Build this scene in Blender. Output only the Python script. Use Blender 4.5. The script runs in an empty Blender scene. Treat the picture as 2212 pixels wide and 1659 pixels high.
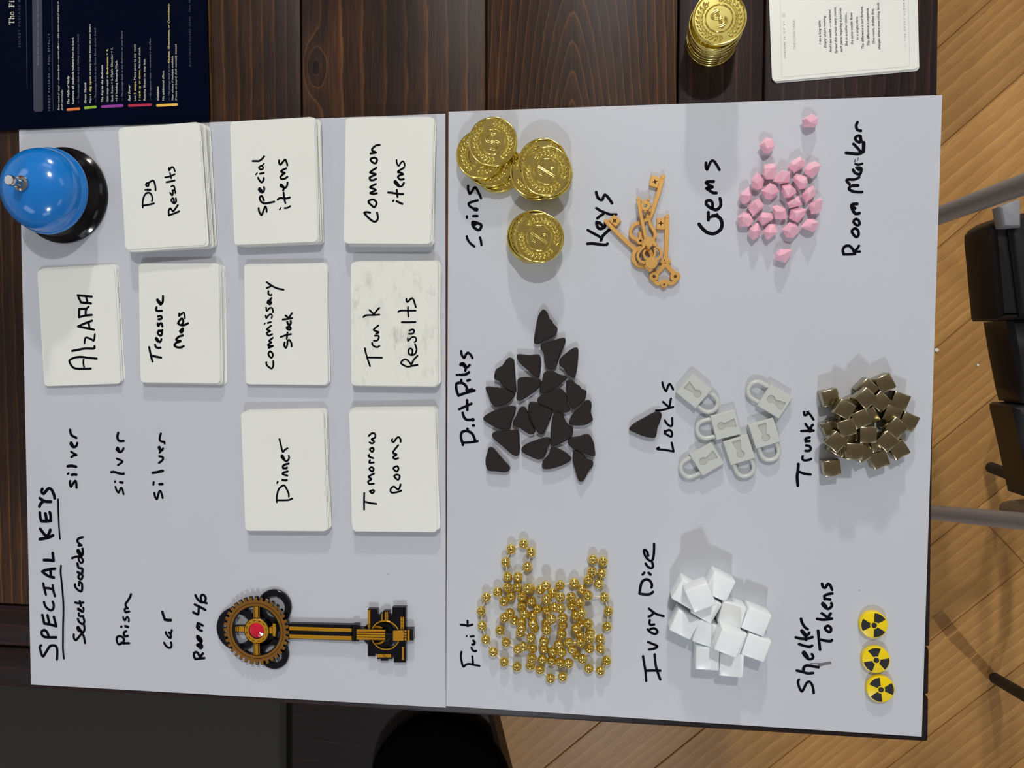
import bpy, bmesh, math, random
from mathutils import Vector, Matrix, geometry
random.seed(7)
R = math.radians
C = bpy.context.scene.collection
scene = bpy.context.scene

# ------------------------------------------------------------------ camera
TOP = 0.75                      # height of the white boards' upper face above the floor
CAM_POS = Vector((0.103042, 0.045883, TOP + 0.502858))
CAM_ROT = Matrix(((0.993264874, -0.009036052, 0.115512940),
                  (0.003760979, 0.998943405, 0.045803152),
                  (-0.115804770, -0.045060220, 0.992249380)))
FOCAL = 1640.0                  # focal length in pixels of the 2212 x 1659 frame
cam = bpy.data.cameras.new('camera')
cam.sensor_width = 36.0
cam.lens = FOCAL / 2212.0 * 36.0
cam.clip_start = 0.01
cam_o = bpy.data.objects.new('camera', cam)
C.objects.link(cam_o)
cam_o.matrix_world = Matrix.Translation(CAM_POS) @ CAM_ROT.to_4x4()
scene.camera = cam_o

# ------------------------------------------------------------------ world, lamps, exposure
w = bpy.data.worlds.new('World')
scene.world = w
w.use_nodes = True
w.node_tree.nodes['Background'].inputs[0].default_value = (0.95, 0.97, 1.0, 1)
w.node_tree.nodes['Background'].inputs[1].default_value = 0.03
scene.view_settings.view_transform = 'Standard'
scene.view_settings.look = 'None'
scene.view_settings.exposure = -0.13
scene.view_settings.gamma = 1.0
scene.view_settings.use_curve_mapping = False

def lamp(name, loc, target, power, size, color, sizey=None, shape='DISK'):
    l = bpy.data.lights.new(name, 'AREA')
    l.energy = power
    l.color = color
    l.shape = shape if sizey is None else 'RECTANGLE'
    l.size = size
    if sizey:
        l.size_y = sizey
    o = bpy.data.objects.new(name, l)
    C.objects.link(o)
    o.location = loc
    o.rotation_euler = (Vector(target) - Vector(loc)).to_track_quat('-Z', 'Y').to_euler()
    return o

CEIL = 2.55
lamp('ceiling_downlight', (0.30, 1.28, CEIL - 0.012), (0.05, 0.0, TOP), 21.5, 0.09, (0.98, 0.97, 0.95))
lamp('kitchen_downlight', (0.10, 3.1, 1.92), (0.05, 0.0, TOP), 40.0, 0.14, (1.0, 0.96, 0.90))
lamp('window_light', (0.16, -1.75, CEIL - 0.05), (0.05, 0.0, TOP), 15.5, 0.12, (0.93, 0.98, 1.05), 0.12)
for i, (x, y) in enumerate(((-1.6, 0.9), (1.7, 1.0), (-1.5, -1.2), (1.6, -1.3), (0.0, 2.2), (-0.2, -2.4))):  # wide panels added for soft fill, not known fixtures of the room
    lamp('fill_panel', (x, y, CEIL - 0.02), (x * 0.2, y * 0.2, 0), 5.4 if x < 0 else 3.4, 0.9, (0.86, 0.97, 1.10), 0.9)

# ------------------------------------------------------------------ helpers
def at(px, py, h=0.0):
    """The point at height h above the boards that the photograph shows at (px, py)."""
    d = CAM_ROT @ Vector(((px - 1106.0) / FOCAL, -(py - 829.5) / FOCAL, -1.0))
    k = (TOP + h - CAM_POS.z) / d.z
    return CAM_POS + d * k

def pts_of(s):
    return [tuple(float(v) for v in p.split(',')) for p in s.split()]

def crop(s, x0, y0, sc, h):
    """Points written in an enlarged detail (origin x0, y0, enlargement sc) -> world points at height h."""
    return [at(x0 + x / sc, y0 + y / sc, h) for x, y in (pts_of(s) if isinstance(s, str) else s)]

class MB:
    """Collects shapes and links them as one mesh object."""
    def __init__(self):
        self.v, self.f, self.m = [], [], []
    def add(self, vs, fs, mat=0):
        b = len(self.v)
        self.v += [tuple(p) for p in vs]
        self.f += [tuple(b + i for i in f) for f in fs]
        self.m += [mat] * len(fs)
    def prism(self, loops, z0, z1, mat=0):
        """Solid between z0 and z1 over an outline with optional holes (lists of xy)."""
        if not isinstance(loops[0][0], (tuple, list, Vector)):
            loops = [loops]
        loops = [[(p[0], p[1]) for p in l] for l in loops]
        tri = geometry.tessellate_polygon([[Vector((x, y, 0)) for x, y in l] for l in loops])
        flat = [p for l in loops for p in l]
        n = len(flat)
        vs = [(x, y, z1) for x, y in flat] + [(x, y, z0) for x, y in flat]
        fs = []
        for t in tri:
            a, b, c = (Vector(flat[i]) for i in t)
            if (b - a).cross(c - a) < 0:
                t = t[::-1]
            fs.append(tuple(t))
            fs.append(tuple(n + i for i in t[::-1]))
        o = 0
        for li, l in enumerate(loops):
            k = len(l)
            area = sum(l[i - 1][0] * l[i][1] - l[i][0] * l[i - 1][1] for i in range(k))
            ccw = area > 0
            if li > 0:
                ccw = not ccw
            for i in range(k):
                a, b = o + i, o + (i + 1) % k
                fs.append((a, n + a, n + b, b) if ccw else (b, n + b, n + a, a))
            o += k
        self.add(vs, fs, mat)
        return self
    def box(self, x0, x1, y0, y1, z0, z1, mat=0):
        return self.prism([(x0, y0), (x1, y0), (x1, y1), (x0, y1)], z0, z1, mat)
    def lathe(self, prof, seg=48, c=(0, 0), mat=0):
        vs, fs, rings = [], [], []
        for r, z in prof:
            if r < 1e-7:
                rings.append([len(vs)])
                vs.append((c[0], c[1], z))
            else:
                rings.append(list(range(len(vs), len(vs) + seg)))
                vs += [(c[0] + r * math.cos(2 * math.pi * i / seg), c[1] + r * math.sin(2 * math.pi * i / seg), z) for i in range(seg)]
        for A, B in zip(rings, rings[1:]):
            for i in range(seg):
                j = (i + 1) % seg
                if len(A) == 1 and len(B) == 1:
                    continue
                if len(A) == 1:
                    fs.append((A[0], B[j], B[i]))
                elif len(B) == 1:
                    fs.append((A[i], A[j], B[0]))
                else:
                    fs.append((A[i], A[j], B[j], B[i]))
        self.add(vs, fs, mat)
        return self
    def tube(self, path, r, seg=10, mat=0, caps=True, closed=False):
        P = [Vector(p) for p in path]
        n = len(P)
        rs = r if isinstance(r, (list, tuple)) else [r] * n
        vs, fs = [], []
        up = None
        for i in range(n):
            if closed:
                t = (P[(i + 1) % n] - P[i - 1]).normalized()
            else:
                t = (P[min(i + 1, n - 1)] - P[max(i - 1, 0)]).normalized()
            if up is None:
                up = Vector((0, 0, 1)) if abs(t.z) < 0.9 else Vector((1, 0, 0))
            a = t.cross(up).normalized()
            b = a.cross(t).normalized()
            up = b
            vs += [P[i] + (a * math.cos(2 * math.pi * k / seg) + b * math.sin(2 * math.pi * k / seg)) * rs[i] for k in range(seg)]
        m = n if closed else n - 1
        for i in range(m):
            j = (i + 1) % n
            for k in range(seg):
                l = (k + 1) % seg
                fs.append((i * seg + k, i * seg + l, j * seg + l, j * seg + k))
        if caps and not closed:
            fs.append(tuple(range(seg))[::-1])
            fs.append(tuple((n - 1) * seg + k for k in range(seg)))
        self.add(vs, fs, mat)
        return self
    def mesh(self, name, mats, smooth=35, bevel=None):
        me = bpy.data.meshes.new(name)
        me.from_pydata(self.v, [], self.f)
        for m in (mats if isinstance(mats, (list, tuple)) else [mats]):
            me.materials.append(m)
        me.polygons.foreach_set('material_index', self.m)
        bm = bmesh.new()
        bm.from_mesh(me)
        bmesh.ops.remove_doubles(bm, verts=bm.verts, dist=1e-7)
        bmesh.ops.recalc_face_normals(bm, faces=bm.faces)
        if bevel:
            es = [e for e in bm.edges if len(e.link_faces) == 2 and e.calc_face_angle(0) > R(40)]
            bmesh.ops.bevel(bm, geom=es, offset=bevel[0], segments=bevel[1], profile=0.5, affect='EDGES', clamp_overlap=True)
        bm.to_mesh(me)
        bm.free()
        if smooth:
            me.polygons.foreach_set('use_smooth', [True] * len(me.polygons))
            me.set_sharp_from_angle(angle=R(smooth))
        me.update()
        return me
    def build(self, name, mats, parent=None, origin=None, smooth=35, bevel=None, label=None):
        o3 = Vector(origin) if origin is not None else None
        if o3 is not None:
            self.v = [(p[0] - o3.x, p[1] - o3.y, p[2] - o3.z) for p in self.v]
        o = link(name, self.mesh(name, mats, smooth, bevel), parent)
        if o3 is not None and parent is None:
            o.location = o3
        if label:
            o['label'] = label
        return o

def link(name, me, parent=None):
    o = bpy.data.objects.new(name, me)
    C.objects.link(o)
    if parent is not None:
        o.parent = parent
    return o

def tag(o, label, cat, group=None):
    o['label'] = label
    o['category'] = cat
    if group:
        o['group'] = group
    return o

def thing(name, label, cat, loc=(0, 0, 0), group=None):
    o = link(name, None)
    o.location = loc
    return tag(o, label, cat, group)

def smooth_path(p, closed=False, n=4):
    if len(p) < 3:
        return p
    out = []
    k = len(p)
    rng = range(k) if closed else range(k - 1)
    for i in rng:
        p1, p2 = p[i], p[(i + 1) % k]
        p0 = p[i - 1] if closed or i > 0 else p1
        p3 = p[(i + 2) % k] if closed or i + 2 < k else p2
        for j in range(n):
            t = j / n
            out.append(tuple(0.5 * (2 * b + (c - a) * t + (2 * a - 5 * b + 4 * c - d) * t * t + (3 * b - a - 3 * c + d) * t ** 3)
                             for a, b, c, d in zip(p0, p1, p2, p3)))
    if not closed:
        out.append(tuple(p[-1]))
    return out

def stroke(mb, p, wd, z, mat=0):
    """Flat ink ribbon of width wd with round ends along the xy path p."""
    r = wd / 2
    P = [Vector((a[0], a[1])) for a in p]
    Q = [P[0]]
    for a in P[1:]:
        if (a - Q[-1]).length > wd * 0.08:
            Q.append(a)
    def disc(c):
        mb.add([(c.x + r * math.cos(R(30 * i)), c.y + r * math.sin(R(30 * i)), z) for i in range(12)], [tuple(range(12))], mat)
    if len(Q) == 1:
        disc(Q[0])
    else:
        for c, d in ((Q[0], Q[0] - Q[1]), (Q[-1], Q[-1] - Q[-2])):
            a0 = math.atan2(d.y, d.x)
            mb.add([(c.x + r * math.cos(a0 + R(-90 + 22.5 * i)), c.y + r * math.sin(a0 + R(-90 + 22.5 * i)), z) for i in range(9)], [tuple(range(9))], mat)
    vs, fs = [], []
    for i, c in enumerate(Q):
        a, b = Q[max(i - 1, 0)], Q[min(i + 1, len(Q) - 1)]
        t = (b - a)
        if t.length < 1e-9:
            t = Vector((1, 0))
        t.normalize()
        nrm = Vector((-t.y, t.x)) * r
        vs += [(c.x + nrm.x, c.y + nrm.y, z), (c.x - nrm.x, c.y - nrm.y, z)]
        if 0 < i < len(Q) - 1:
            t1 = (c - Q[i - 1]).normalized()
            t2 = (Q[i + 1] - c).normalized()
            if t1.dot(t2) < 0.45:
                disc(c)
    fs = [(2 * i, 2 * i + 1, 2 * i + 3, 2 * i + 2) for i in range(len(Q) - 1)]
    if len(Q) > 1:
        mb.add(vs, fs, mat)

# ------------------------------------------------------------------ materials
def mat(name, color, rough=0.5, metal=0.0, spec=0.5, coat=0.0, sss=0.0, emit=None):
    m = bpy.data.materials.new(name)
    m.use_nodes = True
    b = m.node_tree.nodes['Principled BSDF']
    b.inputs['Base Color'].default_value = (*color, 1)
    b.inputs['Roughness'].default_value = rough
    b.inputs['Metallic'].default_value = metal
    b.inputs['Specular IOR Level'].default_value = spec
    b.inputs['Coat Weight'].default_value = coat
    b.inputs['Coat Roughness'].default_value = 0.08
    if sss:
        b.inputs['Subsurface Weight'].default_value = sss
        b.inputs['Subsurface Radius'].default_value = (0.004, 0.0025, 0.0025)
        b.inputs['Subsurface Scale'].default_value = 1.0
    return m

def srgb(r, g, b):
    def f(c):
        c /= 255
        return c / 12.92 if c <= 0.04045 else ((c + 0.055) / 1.055) ** 2.4
    return (f(r), f(g), f(b))

class N:
    """Small node-tree helper."""
    def __init__(self, m):
        self.m = m
        self.t = m.node_tree
        self.b = self.t.nodes['Principled BSDF']
    def n(self, kind, **kw):
        x = self.t.nodes.new(kind)
        for k, v in kw.items():
            if k.startswith('i_'):
                x.inputs[k[2:].replace('_', ' ')].default_value = v
            else:
                setattr(x, k, v)
        return x
    def l(self, a, b):
        self.t.links.new(a, b)
    def math(self, op, a, b=None, c=None):
        x = self.n('ShaderNodeMath', operation=op)
        for i, v in enumerate((a, b, c)):
            if v is None:
                continue
            if isinstance(v, (int, float)):
                x.inputs[i].default_value = v
            else:
                self.l(v, x.inputs[i])
        return x.outputs[0]
    def coords(self, scale, rand=False):
        tc = self.n('ShaderNodeTexCoord')
        mp = self.n('ShaderNodeMapping')
        mp.inputs['Scale'].default_value = scale
        self.l(tc.outputs['Object'], mp.inputs['Vector'])
        if rand:
            oi = self.n('ShaderNodeObjectInfo')
            cx = self.n('ShaderNodeCombineXYZ')
            k = self.math('MULTIPLY', oi.outputs['Random'], 37.0)
            self.l(k, cx.inputs[0]); self.l(k, cx.inputs[1]); self.l(k, cx.inputs[2])
            self.l(cx.outputs[0], mp.inputs['Location'])
        return mp.outputs[0]
    def noise(self, vec, scale, detail=3.0, rough=0.55, dist=0.0):
        x = self.n('ShaderNodeTexNoise', i_Scale=scale, i_Detail=detail, i_Roughness=rough, i_Distortion=dist)
        self.l(vec, x.inputs['Vector'])
        return x.outputs['Fac']
    def ramp(self, fac, stops, interp='LINEAR'):
        x = self.n('ShaderNodeValToRGB')
        x.color_ramp.interpolation = interp
        e = x.color_ramp.elements
        while len(e) < len(stops):
            e.new(0.5)
        for el, (p, c) in zip(e, stops):
            el.position = p
            el.color = (*c, 1)
        self.l(fac, x.inputs[0])
        return x.outputs[0]
    def mix(self, fac, a, b, mode='MIX'):
        x = self.n('ShaderNodeMix', data_type='RGBA', blend_type=mode)
        for s, v in ((0, fac), (6, a), (7, b)):
            if isinstance(v, (int, float)):
                x.inputs[s].default_value = v
            elif isinstance(v, tuple):
                x.inputs[s].default_value = (*v, 1)
            else:
                self.l(v, x.inputs[s])
        return x.outputs[2]
    def color(self, c):
        self.l(c, self.b.inputs['Base Color'])
        return self
    def bump(self, h, strength, dist):
        x = self.n('ShaderNodeBump', i_Strength=strength, i_Distance=dist)
        self.l(h, x.inputs['Height'])
        self.l(x.outputs[0], self.b.inputs['Normal'])
        return self

def wood(name, dark, mid, light, freq, grain_axis, rough, coat, spread=9.0, vary=0.5, along=0.07, contrast=1.0, fine_amt=0.35, patch_amt=0.62, cath=None, knot=None):
    """Plank wood: growth-ring lines running along one axis, fine pores, tone changing from plank to plank.
    cath = x of a cathedral figure's middle, knot = (x, y) of a knot, both in the plank's own coordinates."""
    m = mat(name, mid, rough, coat=coat, spec=0.25)
    k = N(m)
    ax = grain_axis
    sc = lambda a, b: (b, a, a) if ax == 'x' else (a, b, a)
    wide = k.noise(k.coords(sc(1.0, along * 1.2), True), 9.0, 2.0, 0.45, 0.2)
    sep = k.n('ShaderNodeSeparateXYZ')
    k.l(k.coords((1, 1, 1), cath is None and knot is None), sep.inputs[0])
    across = sep.outputs[1 if ax == 'x' else 0]
    if cath is not None:
        dx = k.math('SQRT', k.math('ADD', k.math('POWER', k.math('SUBTRACT', across, cath), 2.0), 0.00001))
        fall = k.math('EXPONENT', k.math('MULTIPLY', dx, -38.0))
        across = k.math('ADD', dx, k.math('MULTIPLY', k.math('MULTIPLY', sep.outputs[1], 0.34), fall))
    v = k.math('ADD', k.math('MULTIPLY', across, freq), k.math('MULTIPLY', wide, spread))
    if knot is not None:
        kx = k.math('DIVIDE', k.math('SUBTRACT', sep.outputs[0], knot[0]), 0.0062)
        ky = k.math('DIVIDE', k.math('SUBTRACT', sep.outputs[1], knot[1]), 0.013)
        d2 = k.math('ADD', k.math('MULTIPLY', kx, kx), k.math('MULTIPLY', ky, ky))
        kn = k.math('EXPONENT', k.math('MULTIPLY', d2, -0.7))
        v = k.math('ADD', v, k.math('MULTIPLY', kn, 2.6))
    fine_w = k.noise(k.coords(sc(1.0, along * 2.5), True), 240.0, 2.0)
    v = k.math('ADD', v, k.math('MULTIPLY', fine_w, 0.30))
    saw = k.math('FRACT', v)
    lo = tuple(a * contrast + b * (1 - contrast) for a, b in zip(dark, mid))
    hi = tuple(a * contrast + b * (1 - contrast) for a, b in zip(light, mid))
    q = tuple(a * 0.6 + b * 0.4 for a, b in zip(lo, mid))
    rings = k.ramp(saw, [(0.0, lo), (0.40, q), (0.80, mid), (0.93, hi), (1.0, lo)])
    fine = k.noise(k.coords(sc(1.0, 0.03), True), 1100.0, 3.0, 0.6)
    c = k.mix(fine_amt, rings, k.ramp(fine, [(0.3, dark), (0.75, light)]))
    band = k.noise(k.coords(sc(1.0, 0.05), True), 55.0, 2.0)
    c = k.mix(k.math('MULTIPLY', k.ramp(band, [(0.40, (0, 0, 0)), (0.60, (1, 1, 1))]), 0.35), c, lo)
    patch = k.noise(k.coords(sc(1.0, 0.35), True), 14.0, 3.0)
    c = k.mix(k.math('MULTIPLY', k.ramp(patch, [(0.42, (0, 0, 0)), (0.62, (1, 1, 1))]), patch_amt), c, dark)
    if knot is not None:
        c = k.mix(k.math('MULTIPLY', k.math('EXPONENT', k.math('MULTIPLY', d2, -3.0)), 0.9), c, tuple(a * 0.4 for a in dark))
    oi = k.n('ShaderNodeObjectInfo')
    hv = k.n('ShaderNodeHueSaturation')
    k.l(c, hv.inputs['Color'])
    k.l(k.math('ADD', k.math('MULTIPLY', oi.outputs['Random'], vary), 1.0 - vary / 2), hv.inputs['Value'])
    k.color(hv.outputs[0])
    k.bump(fine, 0.08, 0.0004)
    return m

M = {}
DW = (srgb(20, 12, 10), srgb(66, 39, 25), srgb(126, 82, 44))
M['dark_wood'] = wood('dark_stained_wood', *DW, 118.0, 'y', 0.42, 0.0, 5.0, 0.35)
M['dark_wood_figured'] = wood('dark_wood_figured', *DW, 175.0, 'y', 0.42, 0.0, 0.8, 0.2, cath=0.383, patch_amt=0.35)
M['dark_wood_knot'] = wood('dark_wood_knot', *DW, 70.0, 'y', 0.42, 0.0, 1.6, 0.2, knot=(0.2090, -0.0140))
M['dark_wood_deep'] = wood('dark_wood_deep', srgb(16, 10, 11), srgb(42, 26, 24), srgb(86, 54, 42), 105.0, 'y', 0.42, 0.0, 5.0, 0.25, patch_amt=0.8)
M['dark_wood_x'] = wood('dark_stained_wood_crosswise', srgb(18, 10, 11), srgb(36, 18, 18), srgb(58, 32, 26), 90.0, 'x', 0.42, 0.0, 5.0, 0.3)
M['floor_wood'] = wood('oak_floor', srgb(134, 90, 44), srgb(202, 152, 88), srgb(222, 178, 112), 62.0, 'x', 0.36, 0.0, 3.2, 0.40, 0.07, contrast=0.45, fine_amt=0.30, patch_amt=0.18)
M['floor_gap'] = mat('floor_gap', srgb(60, 38, 20), 0.8)

def speckled(name, base, dot, rough, dens=0.0):
    m = mat(name, base, rough)
    k = N(m)
    c = k.coords((1, 1, 1))
    vor = k.n('ShaderNodeTexVoronoi', i_Scale=42.0)
    k.l(c, vor.inputs['Vector'])
    near = k.math('LESS_THAN', vor.outputs['Distance'], 0.022)
    keep = k.math('GREATER_THAN', k.noise(c, 23.0, 1.0), 0.56)
    tone = k.ramp(k.noise(c, 9.0, 3.0), [(0.3, tuple(v * 0.97 for v in base)), (0.7, base)])
    k.color(k.mix(k.math('MULTIPLY', k.math('MULTIPLY', near, keep), 0.55), tone, dot))
    return m
M['board'] = speckled('white_board', srgb(200, 203, 210), srgb(90, 90, 95), 0.42)
M['board_edge'] = mat('board_edge', srgb(196, 190, 205), 0.6)
M['card'] = speckled('card_stock', srgb(237, 239, 230), srgb(150, 150, 148), 0.38)
M['card_edge'] = mat('card_edge', srgb(222, 222, 224), 0.6)
m = mat('smudged_card', srgb(228, 229, 222), 0.42)
k = N(m)
sm = k.noise(k.coords((1.0, 0.45, 1.0)), 130.0, 6.0, 0.7)
big = k.noise(k.coords((1, 1, 1)), 38.0, 2.0)
k.color(k.mix(k.math('MULTIPLY', k.ramp(sm, [(0.50, (0, 0, 0)), (0.75, (1, 1, 1))]), k.ramp(big, [(0.40, (0, 0, 0)), (0.68, (0.75, 0.75, 0.75))])),
             srgb(235, 237, 227), srgb(128, 128, 118)))
M['smudged'] = m
M['ink'] = mat('marker_ink', srgb(9, 10, 18), 0.5, spec=0.06)
M['ink_smear'] = mat('smeared_ink', srgb(112, 108, 112), 0.5)
M['gold'] = mat('gold_plating', (0.90, 0.76, 0.23), 0.11, 1.0)
M['bead_gold'] = mat('bead_gold', (0.94, 0.73, 0.19), 0.045, 1.0)
M['cord'] = mat('cord', srgb(238, 224, 196), 0.4)
m = mat('printed_gold', srgb(222, 166, 84), 0.4, 0.4)
k = N(m)
gl = k.noise(k.coords((1, 1, 1)), 4200.0, 2.0)
k.color(k.ramp(gl, [(0.30, srgb(196, 142, 66)), (0.55, srgb(224, 172, 92)), (0.76, srgb(250, 222, 150))]))
k.bump(gl, 0.22, 0.0001)
M['printed_gold'] = m
M['blue'] = mat('blue_enamel', srgb(14, 122, 208), 0.16, coat=0.6)
M['black_gloss'] = mat('black_enamel', srgb(4, 5, 11), 0.13, spec=0.4)
M['chrome'] = mat('chrome', (0.52, 0.50, 0.46), 0.16, 1.0)
M['dirt'] = mat('dark_brown_plastic', srgb(33, 26, 26), 0.6, spec=0.3)
M['gem'] = mat('pink_acrylic', srgb(252, 194, 212), 0.10, coat=0.5)
M['keyhole'] = mat('keyhole_grey', srgb(182, 184, 178), 0.4)
M['lock'] = mat('grey_plastic', srgb(200, 203, 198), 0.30)
M['trunk'] = mat('bronze_metal', (0.38, 0.33, 0.20), 0.20, 1.0)
M['dice'] = mat('white_acrylic', srgb(242, 246, 247), 0.25)
M['yellow'] = mat('yellow_plastic', srgb(246, 214, 8), 0.35)
M['token_black'] = mat('token_black', srgb(28, 28, 32), 0.45)
M['key_black'] = mat('black_nickel', srgb(7, 8, 16), 0.18, 0.0, spec=0.45)
M['key_gold'] = mat('key_gold_enamel', srgb(196, 140, 22), 0.3, 0.35)
M['key_bronze'] = mat('key_bronze_enamel', srgb(138, 92, 26), 0.34, 0.35)
M['ruby'] = mat('ruby', srgb(206, 18, 52), 0.08, coat=0.8)
M['navy'] = mat('navy_print', srgb(1, 7, 27), 0.55, spec=0.03)
M['navy_box'] = mat('navy_box', srgb(22, 22, 44), 0.3)
M['p_white'] = mat('print_white', srgb(226, 222, 206), 0.5)
M['p_yellow'] = mat('print_yellow', srgb(232, 212, 130), 0.5)
M['p_grey'] = mat('print_grey', srgb(120, 122, 138), 0.5)
M['p_dim'] = mat('print_dim', srgb(66, 66, 88), 0.5)
M['p_dark'] = mat('print_dark', srgb(52, 52, 54), 0.5)
M['p_tan'] = mat('print_tan', srgb(170, 158, 132), 0.5)
M['p_pale'] = mat('print_pale', srgb(196, 197, 192), 0.5)
M['steel'] = mat('grey_tube', srgb(150, 152, 158), 0.4, 0.15)
M['black_plastic'] = mat('black_plastic', srgb(20, 20, 22), 0.4)
M['rubber'] = mat('rubber', srgb(30, 27, 24), 0.7)
M['grey_fabric'] = mat('grey_fabric', srgb(70, 69, 66), 0.95, spec=0.1)
M['wall'] = mat('wall_paint', srgb(205, 203, 198), 0.8)
M['ceiling'] = mat('ceiling_paint', srgb(203, 213, 228), 0.85)

# ------------------------------------------------------------------ setting: floor, walls, ceiling
def structure(o):
    o['kind'] = 'structure'
    return o
HX, HY = 2.6, 3.6
floor = structure(MB().box(-HX, HX, -HY, HY, -0.06, -0.0025).build('floor', M['floor_wood']))
ANG = R(42.5)
U_, V_ = Vector((math.cos(ANG), math.sin(ANG))), Vector((-math.sin(ANG), math.cos(ANG)))
def floor_planks():
    rnd = random.Random(11)
    pitch = 0.115
    for r in range(-7, 8):
        v0 = -0.4985 + r * pitch
        s = -1.6 + rnd.uniform(0, 0.7)
        while s < 1.5:
            ln = rnd.uniform(0.7, 1.5)
            cx = U_ * (s + ln / 2) + V_ * (v0 + pitch / 2)
            keep = False
            for k in range(9):
                q = U_ * (s + ln * k / 8) + V_ * (v0 + pitch / 2)
                if (0.26 < q.x < 0.95 and -0.9 < q.y < 0.75) or (-0.75 < q.x < 0.95 and -0.9 < q.y < -0.18):
                    keep = True
            if keep:
                m = MB().box(-ln / 2 + 0.0006, ln / 2 - 0.0006, -pitch / 2 + 0.0006, pitch / 2 - 0.0006, -0.012, 0.0)
                o = m.build('plank', M['floor_wood'], floor, bevel=(0.0009, 1), smooth=None)
                o.location = (cx.x, cx.y, 0)
                o.rotation_euler = (0, 0, ANG)
            s += ln
floor_planks()
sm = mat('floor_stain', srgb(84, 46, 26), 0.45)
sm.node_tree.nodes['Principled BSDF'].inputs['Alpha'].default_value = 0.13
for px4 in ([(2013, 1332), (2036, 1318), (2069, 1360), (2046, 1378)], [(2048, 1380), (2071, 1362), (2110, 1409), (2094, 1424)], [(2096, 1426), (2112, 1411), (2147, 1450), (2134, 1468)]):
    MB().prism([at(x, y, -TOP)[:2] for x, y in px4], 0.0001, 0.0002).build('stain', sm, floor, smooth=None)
structure(MB().box(-HX, HX, -HY, HY, CEIL, CEIL + 0.05).build('ceiling', M['ceiling']))
structure(MB().box(-HX - 0.06, -HX, -HY, HY, 0, CEIL).build('wall_left', M['wall']))
structure(MB().box(HX, HX + 0.06, -HY, HY, 0, CEIL).build('wall_right', M['wall']))
structure(MB().box(-HX, HX, HY, HY + 0.06, 0, CEIL).build('wall_far', M['wall']))
structure(MB().box(-HX, HX, -HY - 0.06, -HY, 0, CEIL).build('wall_near', M['wall']))

# ------------------------------------------------------------------ table
TT = TOP - 0.0016               # table surface
table = thing('dining_table', 'dark espresso-stained plank table under the white boards', 'table', (-0.3, 0.25, 0))
def tpart(name, poly, z0, z1, m, bev=0.0012):
    b = MB().prism([(x + 0.3, y - 0.25) for x, y in poly], z0, z1)
    return b.build(name, m, table, bevel=(bev, 2), smooth=30)
seams = [-0.985, -0.855, -0.73, -0.605, -0.48, -0.3545, -0.2275, -0.1006, 0.0263, 0.1506, 0.2041, 0.312]
Y0, Y1, YE = -0.2055, -0.1435, 0.80
for a, b in zip(seams, seams[1:]):
    g = 0.0005
    xr0 = b - g if b < 0.31 else 0.3116 - 0.015 * Y1
    xr1 = b - g if b < 0.31 else 0.3116 - 0.015 * (YE - 0.062)
    tpart('plank', [(a + g, Y1 + g), (xr0, Y1 + g), (xr1, YE - 0.062 - g), (a + g, YE - 0.062 - g)], TT - 0.028, TT, M['dark_wood_figured'] if a == 0.0263 else M['dark_wood_knot'] if a == -0.1006 else M['dark_wood_deep'] if a > 0.15 else M['dark_wood'])
for y0, y1 in ((Y0, -0.1751 - 0.0005), (-0.1751 + 0.0005, Y1 - 0.0005), (YE - 0.0615, YE)):
    tpart('end_board', [(-0.985, y0), (0.3116 - 0.015 * y0, y0), (0.3116 - 0.015 * y1, y1), (-0.985, y1)], TT - 0.028, TT, M['dark_wood_x'], 0.002)
for x0 in (-0.93, 0.20):
    for y0 in (-0.12, 0.67):
        tpart('leg', [(x0, y0), (x0 + 0.06, y0), (x0 + 0.06, y0 + 0.06), (x0, y0 + 0.06)], 0.0, TT - 0.028, M['dark_wood'], 0.003)
for x0, x1, y0, y1 in ((-0.87, 0.20, -0.105, -0.083), (-0.87, 0.20, 0.69, 0.712), (-0.915, -0.893, -0.06, 0.67), (0.22, 0.242, -0.06, 0.67)):
    tpart('apron', [(x0, y0), (x1, y0), (x1, y1), (x0, y1)], TT - 0.10, TT - 0.028, M['dark_wood_x'], 0.001)

# ------------------------------------------------------------------ two white boards
def board(corners, label):
    P = [at(x, y, 0) for x, y in corners]
    c = sum((p for p in P), Vector()) / 4
    c.z = TT
    b = MB().prism([(p.x, p.y) for p in P], TT + 0.00005, TOP)
    b.m = [0 if i % 2 == 0 and i < 4 else 1 for i in range(len(b.f))]
    b.m[1] = b.m[3] = 0
    o = b.build('poster_board', [M['board'], M['board_edge']], origin=c)
    return tag(o, label, 'board', 'white poster boards')
board_l = board([(41, 279), (961.8, 245.7), (962.8, 1528.6), (67, 1478.7)], 'white poster board with handwritten SPECIAL KEYS list, holding the card decks')
board_r = board([(969, 241.4), (2035.4, 205.3), (1991, 1591.4), (963.6, 1525)], 'white poster board marked Coins, Keys, Gems, holding game pieces')

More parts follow.
